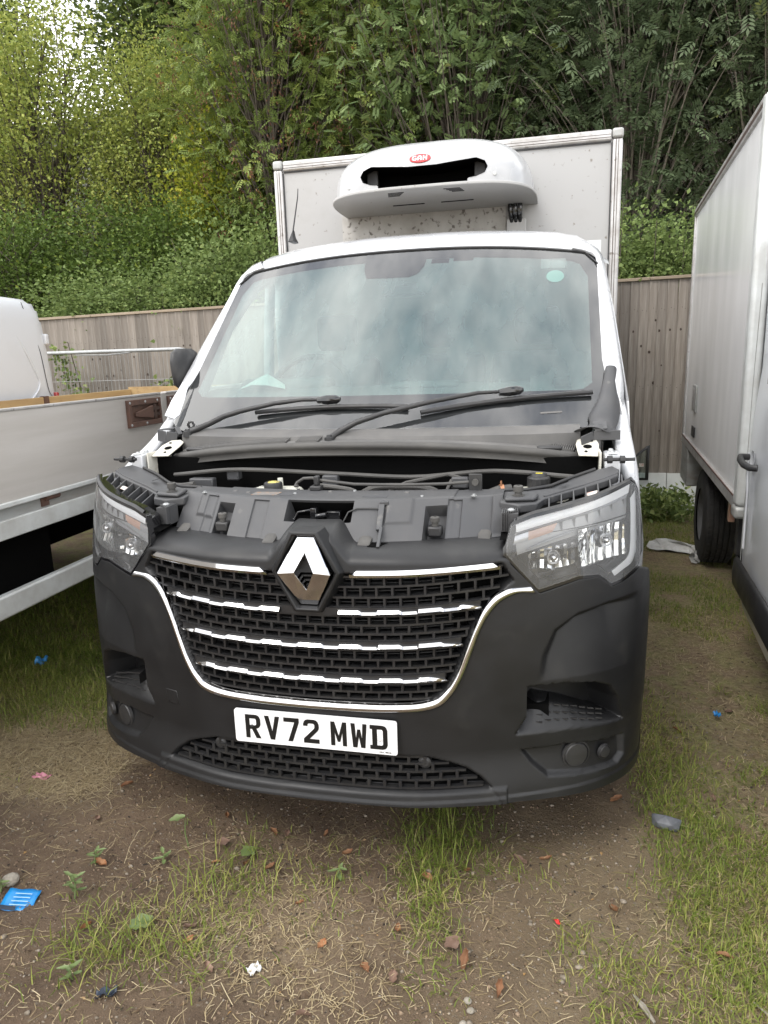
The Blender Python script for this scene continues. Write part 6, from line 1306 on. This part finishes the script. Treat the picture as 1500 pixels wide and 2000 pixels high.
keep = np.ones(len(x), bool); far = y > 1.6; keep[far] = rg.random(far.sum()) < .55; x, y = x[keep], y[keep]
long_ = blob(x, y, .37, .22, .16, .25) + blob(x, y, -.28, -.1, .2, .2) + blob(x, y, -.45, -.42, .25, .12); hh = rg.gamma(4, .0050, len(x)) * (1 + 2.0 * np.clip(long_, 0, 1)) * np.where(x < -1.2, 1.5, 1.0) + .008
V, F = blades(x, y, np.clip(hh, .01, .16), rg.uniform(.2, 1.5, len(x)), rg.uniform(.0020, .0042, len(x)), rg)
tone = np.clip(rg.normal(.42, .22, len(x)) + .25 * fbm(x, y, 33, 3, 5), 0, 1)
o = meshobj('grass', fast_mesh('grass', V, F, np.repeat(tone, 6)), 'grass_green', None, smooth=0); tag(o, 'short green grass growing in patches on the bare yard ground', 'grass', kind='stuff')
x, y = scatter(340000, -2.8, 2.4, -.75, 4.5, d_straw, rg)
nS_ = len(x); Ls = (rg.gamma(2.5, .010, nS_) + .008) * np.where((x < -.95) & (y > .1), 1.5, 1.0); a0 = rg.uniform(0, 2 * PI, nS_); bend = rg.normal(0, .35, nS_); wS = rg.uniform(.0009, .0022, nS_); tl = np.abs(rg.normal(0, .12, nS_)); z0_ = gheight(x, y) + rg.uniform(.0005, .005, nS_); PS = []
px_, py_ = x.copy(), y.copy()
for q, f in enumerate((0, .5, .5)):
    aq = a0 + bend * q; px_ = px_ + np.cos(aq) * Ls * f; py_ = py_ + np.sin(aq) * Ls * f; zq = z0_ + tl * Ls * (0, .6, .8)[q]
    for sg_ in (-1, 1): PS.append(np.stack([px_ - np.sin(aq) * wS * sg_ * .5, py_ + np.cos(aq) * wS * sg_ * .5, zq], 1))
V = np.stack(PS, 1).reshape(-1, 3); i0 = np.arange(nS_) * 6; F = np.concatenate([np.stack([i0, i0 + 1, i0 + 3, i0 + 2], 1), np.stack([i0 + 2, i0 + 3, i0 + 5, i0 + 4], 1)])
o = meshobj('dry_grass', fast_mesh('dry_grass', V, F, np.repeat(rg.uniform(0, 1, len(x)), 6)), 'grass_straw', None, smooth=0); tag(o, 'dry straw-coloured grass lying flat over the soil', 'dry grass', kind='stuff')

# ---- gravel
material('stone_mix', (.13, .105, .075), .9, col2=(.27, .23, .18), scale=60, mixpos=(.40, .62), col3=(.34, .25, .11), scale3=37, pos3=(.62, .70))
ico = np.array([(0, 0, 1), (.894, 0, .447), (.276, .851, .447), (-.724, .526, .447), (-.724, -.526, .447), (.276, -.851, .447), (.724, .526, -.447), (-.276, .851, -.447), (-.894, 0, -.447), (-.276, -.851, -.447), (.724, -.526, -.447), (0, 0, -1)])
icf = np.array([(0, 1, 2), (0, 2, 3), (0, 3, 4), (0, 4, 5), (0, 5, 1), (1, 6, 2), (2, 7, 3), (3, 8, 4), (4, 9, 5), (5, 10, 1), (6, 7, 2), (7, 8, 3), (8, 9, 4), (9, 10, 5), (10, 6, 1), (11, 7, 6), (11, 8, 7), (11, 9, 8), (11, 10, 9), (11, 6, 10)])
def d_stone(x, y): return np.clip(.16 + .75 * sstep(.2, .9, x) * (y < .4) * sstep(-.2, .5, fbm(x, y, 51, 3, 4)) + .5 * blob(x, y, .50, -.45, .06, .14) + .6 * blob(x, y, .72, -.12, .12, .2) + .5 * blob(x, y, -.25, -.40, .10, .08), 0, 1)
x, y = scatter(34000, -1.6, 1.7, -.72, 1.2, d_stone, rg); n = len(x); sz = np.clip(rg.gamma(1.3, .0012, n) + .0008, 0, .011)
V = ico[None] * sz[:, None, None] * rg.uniform(.7, 1.25, (n, 12, 1)) * np.stack([rg.uniform(.7, 1.4, n), rg.uniform(.7, 1.3, n), rg.uniform(.4, .8, n)], 1)[:, None]
V = V + np.stack([x, y, gheight(x, y) + sz * .25], 1)[:, None]; F = (icf[None] + 12 * np.arange(n)[:, None, None]).reshape(-1, 3)
o = meshobj('gravel', fast_mesh('gravel', V.reshape(-1, 3), F), 'stone_mix', None, smooth=0); tag(o, 'fine pale gravel and grit scattered through the soil', 'gravel', kind='stuff')

# ---- crumbs of soil and scraps of leaf mould
octv = np.array([(1, 0, 0), (-1, 0, 0), (0, 1, 0), (0, -1, 0), (0, 0, 1), (0, 0, -1)], float); octf = np.array([(0, 2, 4), (2, 1, 4), (1, 3, 4), (3, 0, 4), (2, 0, 5), (1, 2, 5), (3, 1, 5), (0, 3, 5)])
material('crumb', (.10, .066, .043), .95, col2=(.26, .19, .125), scale=45, mixpos=(.4, .6))
def d_crumb(x, y): return np.clip(.45 + .5 * fbm(x, y, 71, 3, 4), .05, 1) * (1 - .6 * (y > .5)) * np.where(y > .9, .3, 1)
x, y = scatter(80000, -1.7, 1.75, -.74, 1.4, d_crumb, rg); n = len(x); sz = np.clip(rg.gamma(1.4, .0011, n) + .0009, 0, .010)
V = octv[None] * sz[:, None, None] * rg.uniform(.6, 1.3, (n, 6, 1)) * np.array([1, 1, .7]); V = V + rg.normal(0, .15, V.shape) * sz[:, None, None] + np.stack([x, y, gheight(x, y) + sz * .2], 1)[:, None]
o = meshobj('soil_crumbs', fast_mesh('soil_crumbs', V.reshape(-1, 3), (octf[None] + 6 * np.arange(n)[:, None, None]).reshape(-1, 3)), 'crumb', None, smooth=0); tag(o, 'loose brown soil crumbs strewn over the yard', 'soil', kind='stuff')
leaf_mat('mould', [(0, (.05, .034, .022)), (.5, (.13, .085, .05)), (.85, (.23, .165, .10)), (1, (.36, .22, .09))], .1, .8)
x, y = scatter(9000, -1.9, 1.8, -.74, 2.6, lambda x, y: np.clip(.25 + .6 * fbm(x, y, 72, 3, 3) + .35 * (np.abs(x) > 1.0), .02, 1), rg); n = len(x)
V, F = leaves(np.stack([x, y, gheight(x, y) + .003], 1), np.stack([rg.normal(0, 1, n), rg.normal(0, 1, n), rg.normal(0, .15, n)], 1), rg.uniform(.005, .020, n), rg.uniform(.003, .010, n), rg, upbias=2.5)
o = meshobj('leaf_mould', fast_mesh('leaf_mould', V, F, np.repeat(rg.uniform(0, 1, n), 4)), 'mould', None, smooth=0); tag(o, 'broken scraps of old leaves scattered over the ground', 'leaf litter', kind='stuff')

# ---- single stones
material('slate', (.075, .080, .090), .6, col2=(.15, .155, .165), scale=16)
material('pale_stone', (.29, .265, .22), .9, col2=(.19, .165, .13), scale=40)
def stone(name, label, x, y, s3, mt, seed, group=None):
    r = np.random.default_rng(seed); v = ico * r.uniform(.68 if mt == 'slate' else .8, 1.2, (12, 1)) * np.array(s3); b = B(); b.add([(x + p[0], y + p[1], gz(x, y) + s3[2] * .55 + p[2]) for p in v], [tuple(f) for f in icf])
    o = obj(name, b, mt, None, smooth=0, subd=0 if mt == 'slate' else 1, bevel=.003 if mt == 'slate' else 0); tag(o, label, 'stone', group)
stone('stone', 'dark grey slate-like stone on the soil to the right of the bumper', 1.105, .435, (.052, .040, .032), 'slate', 1)
stone('stone', 'pale rounded stone at the left edge beside the blue packet', -.985, -.235, (.040, .032, .026), 'pale_stone', 2)
for k, (x, y) in enumerate(((.50, -.44), (.515, -.40), (.492, -.49), (.52, -.47), (.505, -.375))): stone('stone', 'pale pebble in the little heap at the bottom middle', x, y, (.014, .012, .009), 'pale_stone', 10 + k, 'pebble heap')
for k, (x, y) in enumerate(((.80, -.15), (.835, -.19), (.93, .06), (.79, -.205))): stone('stone', 'yellowish pebble on the bare soil right of the grass strip', x, y, (.015, .011, .008), 'stone_mix', 20 + k, 'yellowish pebbles')

# ---- fallen leaves
material('leaf_dry', (.24, .105, .045), .75, col2=(.36, .20, .10), scale=30, randcol=.35)
material('leaf_brown', (.16, .095, .065), .8, col2=(.24, .16, .12), scale=25, randcol=.25)
def leaf_mesh(seed, L, W_, curl):
    r = np.random.default_rng(seed); P = []
    for i in range(7):
        u = i / 6; w = W_ * math.sin(PI * min(1, u * .92 + .06)) ** .8 * (1 + .25 * math.sin(i * 2.3 + seed)); row = []
        for j in range(5):
            v = j / 2 - 1; row.append(((u - .5) * L, v * w * .5, curl * (v * v) * W_ + .3 * curl * L * math.sin(u * 3 + seed) + .004))
        P.append(row)
    b = B(); b.grid(P); me = bpy.data.meshes.new('fallen_leaf'); me.from_pydata(b.v, [], b.f); me.shade_smooth(); return me
LM = [leaf_mesh(k, .055, .026, .35 + .1 * (k % 3)) for k in range(5)]
LF = [(-.23, .14), (-.18, .14), (-.26, -.02), (-.18, -.02), (-.20, -.08), (-.36, -.04), (-.14, -.04), (-.32, -.30), (-.30, -.345), (-.75, -.10), (-.80, .42), (-.90, .30), (-.62, -.36), (-.2, -.42), (.08, -.28), (.22, -.33), (.10, -.50), (-.03, -.15), (.28, -.18), (.30, -.34), (.33, .04), (.49, -.26), (.62, .17), (.70, .20), (.90, .02), (1.02, -.42), (1.10, -.36), (.95, .55), (1.30, .62), (1.42, .40), (1.25, 1.1), (1.5, 1.3), (.45, .10), (-.05, .18), (-.9, .1), (1.18, -.10), (.58, -.33), (.88, -.40), (.05, .10), (-.42, .18)]
for k, (x, y) in enumerate(LF):
    big = k in (21, 25, 7); me = LM[k % 5]; o = bpy.data.objects.new('fallen_leaf', me); COL.objects.link(o)
    if not me.materials: me.materials.append(MATS['leaf_dry'])
    o.material_slots[0].link = 'OBJECT'; o.material_slots[0].material = MATS['leaf_brown' if k % 3 == 1 else 'leaf_dry']
    sc = (1.35 if big else 1) * rg.uniform(.5, .85); o.location = (x, y, gz(x, y) + .004); o.rotation_euler = (rg.uniform(-.3, .3), rg.uniform(-.3, .3), rg.uniform(0, 6.28)); o.scale = (sc, sc * rg.uniform(.7, 1.2), sc)
    where = ('in the dry grass at the left edge' if x < -.7 else 'on the soil right of the front bumper' if x > .9 and y > .2 else 'in the lower right corner grass' if x > .8 else 'on the soil between the grass strip and the right grass' if x > .42 else 'in the long grass strip below the bumper' if x > .25 else 'just below the number plate' if y > .05 else 'in the lower left grass tufts' if x < -.1 else 'in the straw at the bottom middle')
    tag(o, ('small grey-brown' if k % 3 == 1 else 'small orange-brown') + ' curled dead leaf ' + where, 'leaf', 'fallen leaves on the soil')
def flat_leaf(label, x, y, L, W_, rot, mt, z=.015, tilt=.2):
    o = bpy.data.objects.new('green_leaf', leaf_mesh(int(L * 999), L, W_, .12)); COL.objects.link(o); o.data.materials.append(MATS[mt]); o.location = (x, y, gz(x, y) + z); o.rotation_euler = (tilt, .1, rot); tag(o, label, 'leaf')
material('dock_green', (.12, .17, .055), .55, col2=(.17, .20, .09), scale=25)
flat_leaf('broad pale green leaf lying below the number plate left of the straw', -.27, .015, .058, .048, 1.2, 'dock_green')
flat_leaf('large holed green leaf lying flat in the lower left grass', -.46, -.325, .070, .050, .9, 'dock_green')
flat_leaf('grey-brown round leaf beside the broad green leaf', -.37, .035, .045, .034, .6, 'leaf_brown')
flat_leaf('big folded brown leaf on the grass strip edge below the bumper', .445, -.215, .060, .040, .9, 'leaf_brown')
# ---- weeds with leaves
def weed(label, x, y, h, n, Lf, seed, top=False):
    h *= .8; Lf *= .72
    r = np.random.default_rng(seed); t = thing('weed', label, 'weed', (x, y, gz(x, y)), r.uniform(0, 6), world=False)
    b = B(); b.tube([(0, 0, -.01), (.008, .004, h * .5), (.004, .012, h)], [.003, .0025, .0015], 5); obj('stem', b, 'dock_green', t)
    for k in range(n):
        f = 1.0 if top else .25 + .75 * k / n; a = k * 2.4; me = leaf_mesh(k + seed, Lf * r.uniform(.7, 1.1), Lf * (.7 if top else .36), .15)
        for vv in me.vertices: vv.co.x += Lf * .5
        o = bpy.data.objects.new('leaf', me); COL.objects.link(o); o.parent = t; me.materials.append(MATS['dock_green']); o.location = (.004, .006, h * f); o.rotation_euler = (0, r.uniform(-.5, .1), a)
weed('upright leafy green weed on bare soil right of the blue packet', -.735, -.26, .10, 11, .055, 3)
weed('second smaller weed behind the upright leafy weed', -.77, -.10, .07, 7, .05, 5)
weed('tall thin weed with one broad leaf at its tip, left of centre', -.49, .02, .14, 1, .07, 7, True)
weed('small weed with paired leaves at the foot of the tall thin weed', -.545, -.06, .04, 5, .05, 9)
weed('leafy weed at the left edge under the blue packet', -.99, -.28, .05, 8, .05, 11)
weed('small weed beside the brown leaf in the middle grass', .045, -.01, .05, 4, .05, 13)
weed('low weed at the bottom left corner of the yard', -.55, -.52, .06, 7, .05, 15)
rn = np.random.default_rng(77); n = 900; xw_ = rn.uniform(1.5, 2.05, n); yw_ = rn.uniform(5.0, 5.6, n) ; zz = rn.beta(1.3, 1.5, n) * .28
V, F = leaves(np.stack([xw_, yw_, zz], 1), rn.normal(0, 1, (n, 3)) + [0, -.4, .3], rn.uniform(.04, .09, n), rn.uniform(.025, .05, n), rn); o = meshobj('nettles', fast_mesh('nettles', V, F, np.repeat(rn.uniform(0, 1, n), 4)), 'leaf_shrub', None, smooth=0); tag(o, 'bed of low nettles at the foot of the white boards', 'nettles', kind='stuff')

# ---- litter
material('packet_blue', (.015, .20, .52), .35, col2=(.02, .26, .60), scale=14); material('packet_text', (.35, .55, .75), .4); material('packet_dark', (.02, .03, .05), .4)
material('packet_pink', (.55, .22, .28), .4); material('scrap_red', (.60, .035, .03), .4); material('scrap_white', (.66, .66, .64), .6); material('cloth_white', (.58, .58, .56), .8, col2=(.42, .41, .38), scale=20)
def sheet(name, label, cat, x, y, w, h, rot, mt, seed, amp=.006, nx=8, ny=6, tilt=0.0, lift=.008):
    r = np.random.default_rng(seed); P = []
    c, s_ = math.cos(rot), math.sin(rot)
    for i in range(nx + 1):
        row = []
        for j in range(ny + 1):
            u, v = (i / nx - .5) * w, (j / ny - .5) * h; row.append((x + c * u - s_ * v, y + s_ * u + c * v, gz(x, y) + lift + amp * (math.sin(i * 1.3 + seed) + math.sin(j * 1.7 + seed * 2) + r.normal(0, .35)) + tilt * v))
        P.append(row)
    b = B(); b.grid(P); o = obj(name, b, mt, None, smooth=30, solid=.0006); tag(o, label, cat); return o, (c, s_)
o, (c, s_) = sheet('blue_packet', 'bright blue printed packet lying on the soil at the left edge', 'packet', -.895, -.305, .105, .072, .12, 'packet_blue', 1, .002, tilt=.25)
for k in range(4):
    b = B(); yy = -.022 + k * .012; P = []
    for i in range(6): u = -.02 + i * .011; P.append([(-.895 + c * u - s_ * (yy - .002), -.305 + s_ * u + c * (yy - .002), 0), (-.895 + c * u - s_ * (yy + .002), -.305 + s_ * u + c * (yy + .002), 0)])
    P = [[(p[0], p[1], gz(-.895, -.305) + .0155 + .25 * yy) for p in row] for row in P]; b.grid(P); obj('printed_line', b, 'packet_text', o, smooth=0)
b = B(); b.add([(-.948, -.352, gz(-.9, -.3) + .0075), (-.88, -.345, gz(-.9, -.3) + .0075), (-.885, -.333, gz(-.9, -.3) + .011), (-.95, -.336, gz(-.9, -.3) + .011)], [(0, 1, 2, 3)]); obj('printed_corner', b, 'packet_dark', o, smooth=0)
sheet('pink_packet', 'small crumpled pink wrapper on the dry grass at the left', 'wrapper', -1.295, .307, .075, .035, -.1, 'packet_pink', 3, .004)
sheet('plastic_scrap', 'tiny bright blue scrap in the grass under the flatbed side', 'scrap', -2.08, 1.30, .07, .05, .5, 'packet_blue', 5, .012, lift=.03)
sheet('plastic_scrap', 'tiny bright blue scrap in the grass between the right-hand trucks', 'scrap', 1.44, 1.24, .025, .03, .5, 'packet_blue', 6, .006, lift=.025)
sheet('plastic_scrap', 'small red scrap on the bare soil right of the grass strip', 'scrap', .735, -.055, .014, .024, .5, 'scrap_red', 7, .002)
sheet('plastic_scrap', 'small red scrap near the bottom right corner', 'scrap', 1.108, -.435, .026, .020, .2, 'scrap_red', 8, .002)
sheet('paper_scrap', 'small torn white scrap in the lower middle straw', 'scrap', -.075, -.40, .035, .026, .9, 'scrap_white', 9, .005)
sheet('paper_scrap', 'black and white crumpled scrap at the bottom edge left of middle', 'scrap', -.43, -.545, .055, .035, .3, 'packet_dark', 10, .008)
for nm, lb, x, y, L, rot, mt in (('stick', 'pale flat stick lying in the lower right grass', .945, -.30, .085, 2.1, 'pale_stone'), ('stick', 'thin pale twig lying at the lower right edge', 1.25, -.28, .11, 2.2, 'pale_stone'), ('wood_chip', 'brown curled piece of bark on the lower right soil', 1.03, -.375, .065, 2.9, 'leaf_dry')):
    b = B(); c, s_ = math.cos(rot), math.sin(rot); b.tube([(x - c * L / 2, y - s_ * L / 2, gz(x, y) + .008), (x, y, gz(x, y) + .011), (x + c * L / 2, y + s_ * L / 2, gz(x, y) + .008)], [.004, .008 if 'flat' in lb or 'bark' in lb else .004, .002], 6); tag(obj(nm, b, mt), lb, 'stick')
# crumpled white plastic beside the tyre
b = B(); r8 = np.random.default_rng(8); pts = [(1.57, 4.12), (1.66, 4.10), (1.75, 4.02), (1.83, 3.98), (1.87, 3.88), (1.84, 3.78), (1.80, 3.70)]; P = []
for k, (x, y) in enumerate(pts): P.append([(x + .055 * math.cos(a) * (1.0 if k < 2 else .45) + r8.normal(0, .012), y + .07 * math.sin(a) * (1.0 if k < 2 else .45) + r8.normal(0, .012), max(.004, gz(x, y) + .02 + .045 * math.sin(a) + r8.normal(0, .014))) for a in [2 * PI * q / 12 for q in range(12)]])
b.grid(P, cv=True); o = obj('plastic_sheet', b, 'cloth_white', None, smooth=20); tag(o, 'crumpled white plastic sheeting on the grass beside the black tyre', 'plastic sheet')
